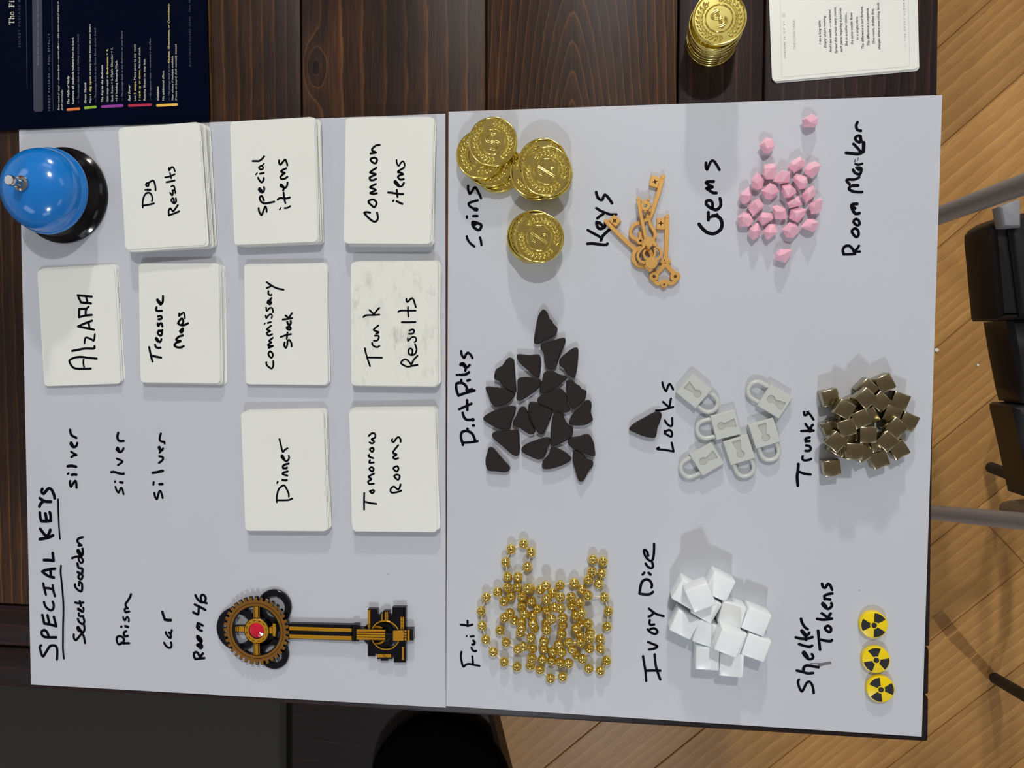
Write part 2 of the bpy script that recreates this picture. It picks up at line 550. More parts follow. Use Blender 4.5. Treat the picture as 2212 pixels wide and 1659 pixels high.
def lettering(parent, data, h=0.0, name='lettering', material='ink', org=None):
    """Marker writing: each word is one part; strokes are centre lines in an enlarged detail of it."""
    o = Vector(org) if org is not None else parent.location
    for label, x0, y0, sc, wd, strokes in data:
        mb = MB()
        for i, s in enumerate(strokes.split(';')):
            tok = s.split()
            wv, closed = wd, False
            while tok and ',' not in tok[0]:
                if tok[0] == 'c':
                    closed = True
                else:
                    wv = float(tok[0][1:])
                tok = tok[1:]
            p = pts_of(' '.join(tok))
            q = smooth_path(p, closed)
            if closed:
                q = q + [q[0]]
            P = [at(x0 + x / sc, y0 + y / sc, h) for x, y in q]
            px = (at(x0 + 10 + q[0][0] / sc, y0 + q[0][1] / sc, h) - at(x0 + q[0][0] / sc, y0 + q[0][1] / sc, h)).length / 10
            stroke(mb, P, 1.07 * wv / sc * px, TOP + h + 0.00006 + 0.000002 * i)
        mb.v = [(p[0] - o.x, p[1] - o.y, p[2] - o.z) for p in mb.v]
        ob = mb.build(name, M[material], parent, smooth=None)
        ob['label'] = label

lettering(board_l, [
 ('handwritten heading SPECIAL KEYS with underline', 70, 1040, 8.3, 50,
  '180,135 165,180 200,220 255,160 300,125 345,150 385,230 400,300;135,300 190,340 250,360 335,362;125,450 160,385 215,350;'
  '135,560 140,640 160,710;160,712 250,715 335,705;235,575 255,690;312,555 330,620 325,700;135,1035 220,1020 300,1000 370,965;140,850 200,930 255,985;322,870 300,930 265,985;'
  'w48 210,1410 300,1412 380,1420;w48 365,1285 372,1350 380,1420;w28 463,320 465,500 475,750 485,920 495,1030;'
  'w32 515,1510 508,1590 510,1660 520,1760 540,1960 555,2160 558,2360 552,2560 550,2810 550,3010 565,3175;'
  'w46 405,1565 340,1570 240,1590 180,1615;w46 180,1615 230,1660 300,1700 385,1722;w46 325,1590 335,1695;'
  'w40 195,1830 220,1940 243,2025;w40 368,1865 378,1960 403,2055;w40 230,1910 300,1915 370,1935;'
  'w40 210,2160 230,2230 280,2285 335,2310 375,2280 383,2210 365,2155;w44 180,2395 200,2480 215,2545;w44 215,2545 320,2565 430,2595;w44 272,2400 300,2520;w44 385,2430 405,2500 425,2580;'
  'w44 430,2795 300,2795 215,2785 170,2740 170,2690 215,2665 260,2695 290,2760;w42 155,2940 135,2970 150,3050 190,3135 240,3070 310,2960 375,2940 430,2960 447,3030 445,3120 440,3190'),
 ('handwritten words Secret Garden', 140, 1150, 6.636, 31,
  '130,1465 130,1510 160,1545 210,1490 245,1455 275,1500 290,1585;255,1430 200,1410 180,1370 195,1355 225,1400 255,1435 282,1400 278,1330;188,1240 205,1280 255,1315 280,1280 270,1230;202,1160 200,1180 215,1200 265,1205;'
  'w28 235,1130 195,1110 190,1090 225,1110 250,1140 270,1110 262,1080;150,1005 200,1015 265,1005;215,985 232,1055;148,745 150,780 190,825 235,845 250,800 245,730;245,730 215,712;210,705 205,760;'
  'c 205,660 195,630 230,595 255,620 240,670;w34 185,570 240,600;w34 250,580 250,520 200,510 182,445;w28 215,345 200,390 235,440 262,410 245,370 215,350;105,370 160,350 230,345;w34 225,330 185,280 190,250 215,280 240,335 260,290 255,235;200,190 240,185;240,185 195,150 180,115 205,85 255,70'),
 ('handwritten word silver, nearest the heading', 135, 915, 11.06, 55,
  '185,1375 180,1430 200,1505 235,1460 300,1375 325,1400 337,1530;w60 225,1225 275,1215 330,1220;w45 125,1205 145,1190;w62 125,1020 220,1010 325,1030;w50 210,675 280,720 335,750 270,765 215,800;'
  '205,455 195,490 240,550 290,560 340,520 355,465;w60 215,460 250,530;183,150 195,230 225,285 290,320 330,340'),
 ('handwritten word silver, beside Prism', 230, 925, 11.06, 45,
  '215,1400 240,1480 290,1540 330,1450 360,1420 390,1490 408,1575;w55 325,1290 385,1300;205,1265 205,1285;w55 115,1050 180,1045 290,1075 390,1095 415,1080;245,725 320,755 385,795 340,840 275,880;'
  'w50 260,480 240,510 310,570 370,550 410,480;w70 265,475 300,540;w55 280,110 262,190 275,270 320,305 410,303'),
 ('handwritten word silver, beside car', 320, 925, 10.37, 46,
  '140,1450 155,1530 195,1590 220,1520 245,1430 275,1410 300,1460 325,1560;w55 255,1255 320,1253;125,1210 118,1265;w55 100,1000 200,985 330,955;250,630 320,645 335,685 300,735 245,775;'
  '250,420 245,460 280,500 310,495 335,455;w70 250,430 265,470;w40 290,500 255,550;287,120 262,200 265,270 310,300 360,305 370,340'),
 ('handwritten word Prism', 240, 1275, 12.76, 60,
  '285,1445 380,1460 495,1460;355,1470 345,1400 360,1350 310,1290 235,1265 160,1300 160,1400 210,1490 300,1460;415,1130 360,1160 355,1220 390,1270 460,1260;w65 395,990 465,1010;285,1000 282,1010;'
  'w50 335,745 350,800 385,830 420,760 450,735 490,790 488,860;500,585 440,600 400,600 375,545 400,500 460,490;460,500 410,440 405,370 460,290 520,190 550,110'),
 ('handwritten word car', 340, 1310, 16.59, 76,
  '240,1300 300,1400 400,1480 480,1470 510,1390 490,1290;305,920 310,970 380,1070 460,1130 490,1080 460,980 410,940;480,960 510,900 515,850;w90 180,200 220,340 270,460;w95 270,470 360,490 480,490'),
 ('handwritten words Room 46', 405, 1275, 10.37, 52,
  '180,110 220,190 290,260 370,270 430,290;310,230 300,150 330,105 380,120 410,180 390,250;165,320 250,360 330,400 400,440;255,400 250,480 235,540 180,520 130,495;230,735 290,760 340,790;235,740 215,830 260,880 320,910;270,820 220,810;'
  'c w60 225,1030 300,1090 310,1150 240,1100;c 220,1225 290,1200 330,1250 300,1300 240,1250;w70 280,1245 290,1260;180,1540 270,1530 380,1518;180,1540 145,1480 150,1410 200,1385 240,1420 275,1490;280,1500 345,1415'),
])
lettering(board_r, [
 ('handwritten word Coins', 1000, 390, 10.37, 52,
  '85,1250 110,1330 170,1410 260,1480;380,1280 405,1360 415,1440;c w60 220,930 390,980 410,1040 350,1110 240,1040;w70 290,960 250,1000;w60 235,797 320,797;w50 88,800 90,835;330,445 200,480 125,520 170,590 270,640 310,640;w85 270,645 305,650;115,120 115,200 155,300 210,230 270,150 330,230 405,395'),
 ('handwritten word Keys', 1260, 400, 11.85, 70,
  '105,1500 250,1495 540,1530 620,1500;w65 115,1150 250,1230 400,1310 460,1360;w75 455,1410 500,1300 600,1200 690,1120;w75 340,950 350,1040 400,1110 480,1110 550,1060 560,960;w75 360,960 420,970 480,1030;w65 335,590 450,660 600,720 700,750 840,750;360,850 430,790 510,740;330,180 350,270 400,350 480,380 520,290 560,250 640,320 735,460'),
 ('handwritten word Gems', 1500, 335, 8.97, 58,
  'w65 90,1340 160,1430 250,1500 360,1525 450,1490 520,1420 535,1320 500,1230 430,1180 350,1180;270,1110 270,1260;w50 350,1190 290,1210;w40 440,1140 490,1230;350,1010 350,940 310,880 240,890 230,950 290,1010 370,1050 430,1060 500,1000 510,920 495,840;425,735 360,730 270,670 240,640 350,620 260,570 235,520 370,512;w52 225,150 220,220 245,280 280,200 330,115 380,120 430,190 485,285'),
 ('smudged handwritten words Room Marker', 1810, 255, 10.70, 65,
  'w66 450,100 420,180 450,270 530,295;c 500,410 400,450 430,530 520,560;520,420 540,540;w82 592,570 595,650 590,760;w72 190,805 330,820 470,830 590,780;360,600 430,670 520,770;w55 405,1060 470,1080 560,1055;w18 400,960 385,1020;w14 475,910 440,1010;500,1310 400,1270 350,1200;430,1150 510,1150 540,1180 530,1260 490,1310;w58 440,1160 480,1200;w62 490,1370 380,1420 240,1420 200,1450 270,1530;w76 340,1560 460,1560;'
  'w66 280,1590 255,1640 330,1690 420,1708 555,1712;'
  'w72 443,1985 330,1997 320,2065 360,2160 413,2212 495,2200;w72 340,2047 392,2088;c w60 413,2336 485,2377 495,2460 433,2480 360,2398;c w62 392,2552 464,2604 474,2707 413,2748 320,2625;w60 134,3150 258,3150 392,3140;w64 134,3150 113,3047 165,2965 258,2954 330,3016 371,3088;w58 382,3078 444,3016 485,2954;w58 413,3088 506,3088'),
 ('handwritten words Dirt Piles', 980, 750, 7.54, 43,
  '150,1590 145,1560 120,1480 125,1400 165,1370 240,1370 310,1420 350,1520;w38 150,1555 270,1550 390,1530;225,1330 225,1350;315,1275 330,1275;148,1070 165,1130 210,1180 310,1180;w58 308,1180 314,1182;w40 90,1010 190,965 290,920;218,865 222,1020;80,790 45,690 45,600 110,580 170,600 215,660 210,700;80,785 200,745 340,705;w40 215,710 300,685;122,535 122,545;225,545 260,535;130,450 200,440 250,410;w34 50,450 60,455;w38 92,450 105,450;w38 185,330 150,290 110,290 120,270 160,265 200,310 220,330 260,290;w40 200,330 190,380;w38 125,65 130,120 170,175 200,120 235,90 280,130 305,175'),
 ('handwritten word Locks', 1410, 815, 9.76, 45,
  '130,1480 95,1515 250,1530 440,1565;440,1565 400,1380;c 340,1110 400,1150 405,1230 370,1250 260,1170;250,1130 250,1190;255,910 300,980 370,1030 410,1000 410,860;70,700 200,690 430,625;215,520 330,620;385,450 365,540 355,620;203,110 220,190 280,290 320,190 355,140 390,180 430,255'),
 ('handwritten word Trunks', 1715, 880, 9.48, 54,
  'w60 90,1160 80,1300 65,1420 80,1600;110,1320 220,1360 340,1375;w50 180,1000 170,1050 210,1085 290,1080 350,1055;250,780 310,790 345,840 310,890 235,890;320,615 240,640 250,690 320,690;250,630 240,700;150,485 270,480 400,475;w50 235,340 300,430;385,360 350,400 330,470;w90 330,440 330,475;w48 205,95 215,160 260,150 290,110 340,160 400,250;w20 250,90 310,75'),
 ('handwritten word Fruit', 990, 1330, 13.83, 62,
  '95,1080 75,1200 100,1370 150,1520 230,1460 330,1440 480,1470 630,1500;420,1215 440,1430;395,955 420,1020 490,1065 535,1050;w72 450,745 490,790 470,850 420,860;370,625 460,610;w42 255,600 240,625;70,270 200,280 290,300 420,265;275,150 280,310'),
 ('handwritten words Ivory Dice', 1375, 1165, 10.70, 56,
  '270,380 250,300 200,240 165,260 190,360 250,450 320,500 370,470 395,370 405,240 405,110;210,560 250,620 330,670 380,630 365,540;w62 280,775 325,815;180,770 140,815;w60 70,1255 220,1275 320,1260 380,1215;w60 70,1255 90,1100 130,980 220,925 310,960 355,1050 345,1110;'
  '285,1601 373,1672 471,1732 625,1776;280,1787 340,1760 384,1716;307,1869 296,1935 329,1979 406,1968;258,2083 318,2143 417,2187 482,2154 471,2099 406,2056 323,2072;269,2374 373,2417 482,2472 406,2527 285,2549;151,2703 175,2867 208,3054 223,3273;417,2659 433,2845 471,3021 548,3240;241,3037 384,3032 548,3037'),
 ('handwritten words Shelter Tokens', 1710, 1250, 10.37, 62,
  '680,115 700,180 745,205 790,150 820,115 870,160 905,250;910,330 800,350 730,390;740,450 860,465;735,400 740,460;700,545 690,580 770,660 840,670 900,610 890,550;w85 700,560 760,620;570,900 720,920 900,895;675,775 790,860;875,780 840,830 830,890;c 815,1055 880,1110 870,1180 820,1190 745,1110;592,1165 605,1300 635,1590;650,1365 760,1390 870,1400 900,1375;210,900 240,1000 300,1090 360,1130;230,1160 230,1190 300,1270 360,1260 395,1210;w80 230,1170 300,1250;95,1315 220,1345 340,1345 465,1310;310,1280 320,1370;165,1465 290,1505 400,1525 460,1500;'
  'w60 270,1639 255,1669 315,1752 390,1804 465,1789 480,1737 455,1690;w90 278,1654 345,1752;w60 116,2059 248,2089 353,2119 480,2112;w62 263,2051 270,1991 323,1950 405,1950 510,1969 600,1984;w56 161,2262 143,2314 165,2419 225,2524 278,2449 330,2344 390,2307 443,2352 480,2449 495,2562'),
])
lettering(board_r, [('grey smear of marker ink across the letter h', 1710, 1390, 13.82, 85, '820,660 960,610 1140,580;w40 560,600 700,600 900,600')], name='ink_smear', material='ink_smear')

# ------------------------------------------------------------------ decks of cards
CT = 0.00045                    # card thickness
CW, CH = 0.0588, 0.0825
def round_rect(wd, ht, r, n=5):
    out = []
    for sx, sy, a0 in ((1, 1, 0), (-1, 1, 90), (-1, -1, 180), (1, -1, 270)):
        for i in range(n + 1):
            a = R(a0 + 90 * i / n)
            out.append((sx * (wd / 2 - r) + r * math.cos(a), sy * (ht / 2 - r) + r * math.sin(a)))
    return out
def card_mesh(name, top_mat, wd=CW, ht=CH):
    b = MB().prism(round_rect(wd, ht, 0.0028), 0.00002, CT)
    b.m = [0 if len(f) == 3 else 1 for f in b.f]
    return b.mesh(name, [top_mat, M['card_edge']], smooth=None)
CARD_ME = card_mesh('card', M['card'])
SMUDGE_ME = card_mesh('smudged_card', M['smudged'])

def deck(title, group, corners, h, drift, jit, top_label, words, smudged=False, seed=1, wd=None):
    rnd = random.Random(seed)
    P = [at(x, y, h) for x, y in corners]
    c = sum(P, Vector()) / 4
    ax = ((P[1] - P[0]) + (P[2] - P[3]))
    ang = math.atan2(ax.y, ax.x)
    n = max(3, round(h / CT))
    for i in range(n):
        top = i == n - 1
        f = 1 - i / (n - 1)
        o = link('card', SMUDGE_ME if smudged and i >= n - 2 else CARD_ME)
        jx, jy, ja = (0, 0, 0) if top else (rnd.gauss(0, jit), rnd.gauss(0, jit), rnd.gauss(0, R(0.55)))
        dz = min(1.0, f * 2.2)
        o.location = (c.x + drift[0] * dz + jx, c.y + drift[1] * dz + jy, TOP + h - CT * (n - i))
        o.rotation_euler = (0, 0, ang + ja)
        if top:
            tag(o, top_label, 'card', group)
            inv = (Matrix.Translation(o.location) @ Matrix.Rotation(ang, 4, 'Z')).inverted()
            k = len(C.objects)
            names = set(x.name for x in C.objects)
            lettering(o, words, h, org=(0, 0, 0))
            for x in C.objects:
                if x.name not in names:
                    x.data.transform(inv)
        else:
            tag(o, 'blank white card stacked under the card reading ' + title, 'card', group)

W_ = lambda *a: a
deck('Alzara', 'cards of the Alzara deck', [(80.5, 585), (247.6, 577.7), (260.8, 825.8), (95, 833.4)], 0.0027, (0.0012, 0.0012), 0.0004,
     'white card with handwritten ALZARA on top of its thin deck', [
 ('handwritten word ALZARA', 140, 620, 8.73, 38,
  '490,1540 350,1542 220,1540 150,1510 95,1430 95,1380 180,1335 300,1318 430,1335 600,1350;w32 355,1370 350,1430 365,1510;140,1205 250,1185 380,1160 550,1160 560,1115;w34 370,1060 385,970 420,955 500,985 550,1010 567,890;550,805 430,780 250,745;250,745 370,690 515,635;450,680 465,765;'
  '510,527 380,540 270,570;270,570 272,415;272,415 390,410;395,410 395,510;w34 390,470 420,400 450,370;495,310 390,300 305,290;305,290 245,155;245,155 370,170 510,180;400,180 425,270')], seed=1)
deck('Treasure Maps', 'cards of the Treasure Maps deck', [(300.8, 570.1), (471.4, 570.6), (473.4, 825.8), (305.8, 825.8)], 0.005, (0.0017, -0.0009), 0.0004,
     'white card with handwritten Treasure Maps on top of its deck', [
 ('handwritten words Treasure Maps', 315, 630, 10.37, 46,
  '75,1245 110,1420 150,1565;150,1440 345,1480;210,1190 225,1235 270,1260 330,1255;w42 265,1120 225,1060 240,1035 280,1090 310,1130 340,1100 350,1065;290,870 360,870 370,860;c 355,890 360,950 330,985 280,950 265,910 300,890;265,710 265,740 285,770 315,720 350,710 365,740 372,780;275,555 330,545 360,575 340,610 285,620;240,350 230,410 260,430 360,430;w48 325,250 265,180 260,200 310,270 340,285 380,220 385,100;w60 265,195 310,250;'
  '850,1220 780,1250 700,1245 640,1200 690,1140;690,1140 780,1110 700,1090 680,1070 740,1010 830,980;w52 830,830 790,860 770,890 800,910 830,870;945,710 860,750 790,750 730,720 730,690 790,610 830,620 840,680 810,740;w38 750,490 745,545 800,500 850,470 870,530 875,590')], seed=2)
deck('Dig Results', 'cards of the Dig Results deck', [(254, 279), (430, 266), (445.6, 526), (273.4, 537.5)], 0.0108, (0.0016, -0.0003), 0.00055,
     'white card with handwritten Dig Results on top of the thickest deck', [
 ('handwritten words Dig Results', 300, 350, 13.27, 50,
  '110,1305 110,1150 150,980 230,890 310,890 370,960 390,1060 375,1115;120,1250 300,1220 430,1185;w56 240,795 330,795;185,800 187,803;c 240,605 200,650 250,695 280,660 270,615;280,600 340,560 410,530 450,600 475,720 478,810;'
  '860,1530 1000,1480 1155,1415;865,1530 855,1400 900,1330 950,1380 990,1410 1060,1320 1120,1230;1010,1140 1000,1060 970,1040 930,1090 960,1150 1020,1180 1070,1130 1060,1040;w45 895,880 955,960 985,880;w45 985,880 960,815 1040,830 1045,890;w45 1030,820 1020,720 980,680 930,705;795,580 900,560 1025,530;w45 755,440 900,410 1030,350;w45 895,320 930,465;w45 865,170 870,240 920,170 960,140 1010,190 1035,270')], seed=3)
deck('special items', 'cards of the special items deck', [(497.7, 263), (677.5, 254), (686.3, 520), (506.6, 528.7)], 0.009, (0.0006, -0.0003), 0.0006,
     'white card with handwritten special items on top of its deck', [
 ('handwritten words special items', 540, 330, 11.44, 46,
  '215,1370 230,1460 285,1540 330,1440 380,1330 410,1400 410,1460;345,1180 310,1090 280,1070 240,1110 270,1200 350,1250 460,1240 600,1210;230,880 220,920 280,980 330,970 355,900 345,850;w70 240,890 280,940;200,620 240,690 290,730 335,680 340,625;250,520 340,500;w34 175,505 145,540;c w40 250,340 220,370 270,420 330,380 290,320;w32 310,310 350,265;70,205 150,205 220,205 290,160 350,90;'
  'w42 860,1370 930,1360 995,1320;w32 765,1360 735,1405;685,1160 740,1120 880,1130 985,1105;830,985 845,1120 875,1240;820,930 840,870 760,830 770,780 820,830 860,870 910,830 930,740;780,650 860,640 925,595;770,640 750,600 800,550;800,540 860,500 770,470 800,430 900,385;720,190 720,250 755,295 810,230 870,170 905,230 925,310')], seed=4)
deck('Common items', 'cards of the Common items deck', [(744.5, 254), (932, 250.3), (934.4, 528.7), (744.5, 526)], 0.0085, (0.0002, -0.0004), 0.00045,
     'white card with handwritten Common items on top of its deck', [
 ('handwritten words Common items', 780, 305, 8.97, 38,
  '175,1385 110,1375 60,1390 130,1470 210,1540 280,1560 325,1500 310,1385;c 230,1130 300,1190 260,1280 200,1240 140,1170;180,1010 240,1025 305,1010;180,1000 285,945 200,910 180,885 285,830;180,755 240,755 290,730;180,750 165,710 210,680 285,640 175,605 295,520;c 265,320 310,360 280,430 210,400 185,345;185,240 290,220 225,190 215,150 290,85 360,75;'
  '690,1165 800,1215;w32 615,1165 632,1150;525,995 600,1000 700,1020 815,1027;692,945 705,1080;660,770 650,800 720,870 790,870 830,810;w58 665,785 720,850;825,735 760,745 715,700;715,690 750,660 815,640 760,610 715,590 830,515;w30 688,365 695,430 730,480 770,420 810,390 840,430 845,480')], seed=5)
deck('commissary stock', 'cards of the commissary deck', [(526.8, 571.4), (706.6, 571.4), (707.8, 828.4), (530.6, 828.4)], 0.0036, (0.0002, 0.0), 0.00025,
     'white card with handwritten commissary stock on top of its deck', [
 ('handwritten words commissary stock', 565, 600, 8.09, 31,
  '85,1475 85,1510 120,1555 175,1585 205,1540 205,1460;c 150,1285 120,1340 170,1400 200,1340;125,1225 200,1190 130,1190 115,1170 170,1130 135,1110 145,1090 195,1050;100,990 130,1010 185,985;100,985 95,960 150,930 100,910 105,890 165,840;110,790 160,775;w22 60,795 50,815;w28 75,660 85,705 130,650 170,640 185,670 175,700;w28 80,520 95,580 140,530 180,530 200,570 200,605;160,395 120,400 105,440 150,465 170,430;150,380 175,355;w58 130,425 150,440;120,235 120,280 150,305 175,295;95,80 180,140 270,185 385,210;95,180 160,150;'
  '405,1130 395,1180 425,1225 450,1170 455,1110 485,1085 520,1140 525,1200;335,1035 420,1005 515,985;455,955 440,1065;c w36 445,865 490,860 510,885 485,910 450,890;w36 450,775 480,830 510,800 510,755;370,730 460,720 530,705;420,660 470,700;480,700 530,620')], seed=6)
deck('Trunk Results', 'cards of the Trunk Results deck', [(756, 566.3), (939.5, 567.6), (948.4, 832), (761, 832)], 0.0072, (0.0011, 0.0006), 0.0004,
     'smudged grey-streaked card with handwritten Trunk Results on top of its deck', [
 ('handwritten words Trunk Results', 780, 635, 9.76, 36,
  '78,1145 120,1320 190,1520;140,1340 440,1345;235,1030 240,1070 290,1110 345,1120 385,1095;290,880 360,880 375,920 340,980 270,985;320,835 370,805 280,770 270,745 365,665;50,485 110,450 250,445 385,437;180,340 260,420;275,425 330,350 385,295;'
  '1190,1495 1080,1515 980,1535 880,1490 840,1450 900,1385 960,1385 1020,1440 1060,1500;1060,1490 1110,1390 1190,1305;1070,1280 1085,1200 1050,1150 1000,1180 1010,1260 1070,1290 1140,1260 1170,1180 1160,1120 1140,1060;w32 985,930 990,990 1040,940 1090,905 1150,920 1165,980 1130,1015;1020,770 1090,750 1120,780 1090,835 1010,840;w40 860,597 1000,598 1145,592;785,375 850,350 1000,350 1150,352;990,275 990,380 998,475;955,100 955,140 980,170 1030,120 1070,90 1110,130 1155,280')], smudged=True, seed=7)
deck('Dinner', 'cards of the Dinner deck', [(523, 893), (696.5, 891.6), (705.3, 1143.5), (530.6, 1143.5)], 0.0063, (0.0011, 0.0006), 0.0003,
     'white card with handwritten Dinner on top of its deck', [
 ('handwritten word Dinner', 590, 940, 11.06, 42,
  '90,1555 300,1555 390,1545 450,1515;90,1600 90,1450 130,1300 190,1230 260,1200 310,1260 370,1390 375,1465;w50 225,1070 290,1080 325,1070;w38 112,1110 95,1145;w46 340,965 280,950 225,925 260,890 350,865;w48 240,790 320,790 330,770;w48 240,780 235,740 290,700 370,680;215,490 200,520 270,600 330,620 380,560 375,495;w65 215,490 260,570;152,95 190,250 230,400 280,350 345,315')], seed=8)
deck('Tomorrow Rooms', 'cards of the Tomorrow Rooms deck', [(758.5, 889), (939.5, 889), (942, 1146), (759.7, 1146)], 0.0063, (0.0002, 0.0016), 0.0006,
     'white card with handwritten Tomorrow Rooms on top of its deck', [
 ('handwritten words Tomorrow Rooms', 780, 925, 8.97, 35,
  '62,1255 58,1400 60,1575;80,1425 180,1450 295,1465;180,1215 240,1200 250,1230 210,1260 170,1220;160,1085 245,1075;155,1080 135,1035 200,985 145,940 250,880;c 205,755 245,790 215,840 160,790;175,620 160,670 245,665;160,515 145,545 235,580;c 220,380 245,410 215,460 170,410;165,275 215,295 255,260 205,215 270,180 275,120 235,95 190,110 150,150;'
  '780,1210 690,1240 600,1250 570,1210 585,1160 640,1130 700,1180 740,1170 765,1090;c 700,900 750,930 715,1000 640,930;c 700,735 725,790 685,840 625,775;720,580 660,595 620,560 690,510 620,480 640,430 720,330;605,210 600,250 635,265 690,190 735,175 765,220 765,265')], seed=9)

# ------------------------------------------------------------------ printed text
DG = None
def text_mesh(body, p0, p1, cap, h, mb, org, shear=0.0, bold=0.0, spacing=1.0, z=None):
    """Adds a line of print whose baseline runs from photo point p0 to p1, capitals cap pixels tall, at height h."""
    cu = bpy.data.curves.new('t', 'FONT')
    cu.body = body
    cu.size = 1.0
    cu.shear = shear
    cu.offset = bold
    cu.space_character = spacing
    cu.resolution_u = 2
    ob = bpy.data.objects.new('t', cu)
    C.objects.link(ob)
    dg = bpy.context.evaluated_depsgraph_get()
    dg.update()
    me = bpy.data.meshes.new_from_object(ob.evaluated_get(dg))
    xs = [v.co.x for v in me.vertices]
    x0, x1 = min(xs), max(xs)
    A, B = at(*p0, h), at(*p1, h)
    d = (B - A)
    L = d.length
    d.normalize()
    u = Vector((-d.y, d.x, 0))
    px = (at(p0[0] + 10, p0[1], h) - A).length / 10
    sy = cap * px / 0.73
    sx = L / max(x1 - x0, 1e-6)
    zz = TOP + h + (0.00006 if z is None else z)
    vs = []
    for v in me.vertices:
        q = A + d * ((v.co.x - x0) * sx) + u * (v.co.y * sy)
        vs.append((q.x - org.x, q.y - org.y, zz - org.z))
    mb.add(vs, [tuple(p.vertices) for p in me.polygons])
    bpy.data.objects.remove(ob)
    bpy.data.meshes.remove(me)

# ---- dark blue leaflet
def leaflet():
    h = 0.0012
    P = [at(-12, 282, h), at(452.5, 262.5, h), at(446, -30, h), at(430, -560, h), at(-520, -560, h), at(-520, 300, h)]
    c = at(0, 0, h)
    c.z = TOP + h - 0.0003
    o = MB().prism([(p.x, p.y) for p in P], TOP + h - 0.0003, TOP + h).build('leaflet', M['navy'], origin=c)
    tag(o, 'dark navy leaflet printed with secret passage rules, overlapping the board', 'leaflet')
    s = 3.95
    def lines(name, mname, rows, **kw):
        for r in rows:
            mb = MB()
            body, bx, ys, ye, cap = r[:5]
            opt = r[5] if len(r) > 5 else {}
            sl = 0.006 * (ys - ye)
            text_mesh(body, (bx / s, ys / s), ((bx - sl) / s, ye / s), cap / s, h, mb, c, **opt)
            mb.build(name, M[mname], o, smooth=None)
    it, bo = {'shear': 0.28}, {'bold': 0.012}
    ib = {'shear': 0.28, 'bold': 0.01}
    sp = {'spacing': 1.35}
    mb = MB()
    for wv, uv in ((9, '22,0 22,43'), (4, '2,41 42,41'), (3, '3,33 3,43'), (3, '41,33 41,43'), (3, '13,1.5 31,1.5'), (8, '54,0 54,43'), (3, '47,42 54,42'), (3, '47,1.5 61,1.5'), (6.5, '54,20 61,28 68,28 72,22 73,12 73,0'), (3, '66,1.5 80,1.5'),
                   (3, '87,16 110,16'), (5, '110,16 106,25 98,29 89,25 86,14 90,4 98,1 106,3 111,7'), (9, '158,0 158,43'), (4, '148,41 182,41'), (3, '181,33 181,43'), (4, '158,22 174,22'), (3, '174,17 174,27'), (3, '149,1.5 168,1.5'),
                   (8, '200,0 200,28'), (3, '193,27 200,27'), (3, '192,1.5 208,1.5'), (9, '200,40 200,40.5')):
        q = smooth_path(pts_of(uv))
        stroke(mb, [at((121 - v) / s, (212 - u) / s, h) for u, v in q], wv / s * 0.00031, TOP + h + 0.00006)
    mb.v = [(a - c.x, b - c.y, z - c.z) for a, b, z in mb.v]
    mb.build('printed_heading', M['p_white'], o, smooth=None)
    P = [at(x / s, y / s, h) for x, y in ((278, -40), (284, 420), (292, 940), (300, 950), (352, 948), (363, 934), (359, 420), (353, -40))]
    MB().prism([(p.x - c.x, p.y - c.y) for p in P], 0.00031, 0.00034).build('printed_box', M['navy_box'], o, smooth=None)
    lines('printed_text', 'p_white', [
        ('The Halls of Holly', 592, 890, 645, 19, ib), ('Remove all padlock tokens', 632, 888, 505, 18, bo), ('from the board.', 631, 498, 318, 18),
        ('Green Thumb', 737, 880, 705, 19, ib), ('on every Green Room on your board.', 777, 640, 203, 18), ('Place', 779, 878, 820, 18),
        ('The Key to the Bedroom', 881, 870, 555, 19, ib), ('Gain steps equal to', 925, 868, 645, 18), ('Bank Room = 2. Maid\'s Chamber = 1.', 965, 866, 405, 18), ('+5 if holding Sleeping Mask.', 1003, 866, 512, 18),
        ('Red Rover', 1112, 862, 722, 19, ib), ('Move pawn to any room', 1159, 680, 378, 18), ('No lock check.', 1199, 580, 400, 18), ('Running Shoes: no step loss.', 1242, 858, 500, 18), ('Lose', 1160, 860, 815, 18),
        ('Goldsink', 1356, 858, 735, 19, ib), ('No additional effect.', 1402, 857, 600, 18),
        ('Your choice if multiple available.', 1480, 857, 475, 16, it), ('If none on board: draft normally instead.', 1510, 857, 375, 16, it),
        ('Enter room (1 step) \u2014 choose book \u2014 resolve effect \u2014 take secret route (2 steps) or', 508, 940, 8, 15, it), ('draft normally.', 536, 940, 765, 15, it)])
    lines('printed_text', 'p_yellow', [('1 dig spot', 778, 810, 650, 18, bo), ('Bedrooms \u00d7 4.', 925, 635, 415, 18, bo), ('5 steps.', 1160, 805, 690, 18, bo),
        ('1 rank up or down.', 1200, 858, 590, 18, bo), ('Kitchen, Greenhouse, or Commissary.', 1449, 540, 30, 17, ib)])
    lines('printed_text', 'p_grey', [('\u2014 The passage leads to any Hallway on your board.', 676, 885, 292, 16, it), ('\u2014 The passage leads to any Green Room on your board.', 822, 875, 238, 16, it),
        ('\u2014 The passage leads to any Bedroom on your board.', 1050, 864, 262, 16, it), ('\u2014 No separate route \u2014 movement is the effect.', 1290, 856, 325, 16, it), ('\u2014 The passage leads to the', 1451, 857, 548, 16, it),
        ('Running Shoes: Secret route costs 1 step instead of', 330, 560, -6, 15, it), ('SECRET PASSAGE \u2014 FULL EFFECTS', 428, 948, 288, 17, sp)])
    lines('printed_text', 'p_dim', [('SECRET PASSAGE &', 176, 405, -4, 20, sp), ('BLUE PRINCE BOARD GAME \u00b7 FAN PR', 1630, 570, -8, 17, dict(spacing=1.25, shear=0.28))])
    mb = MB()
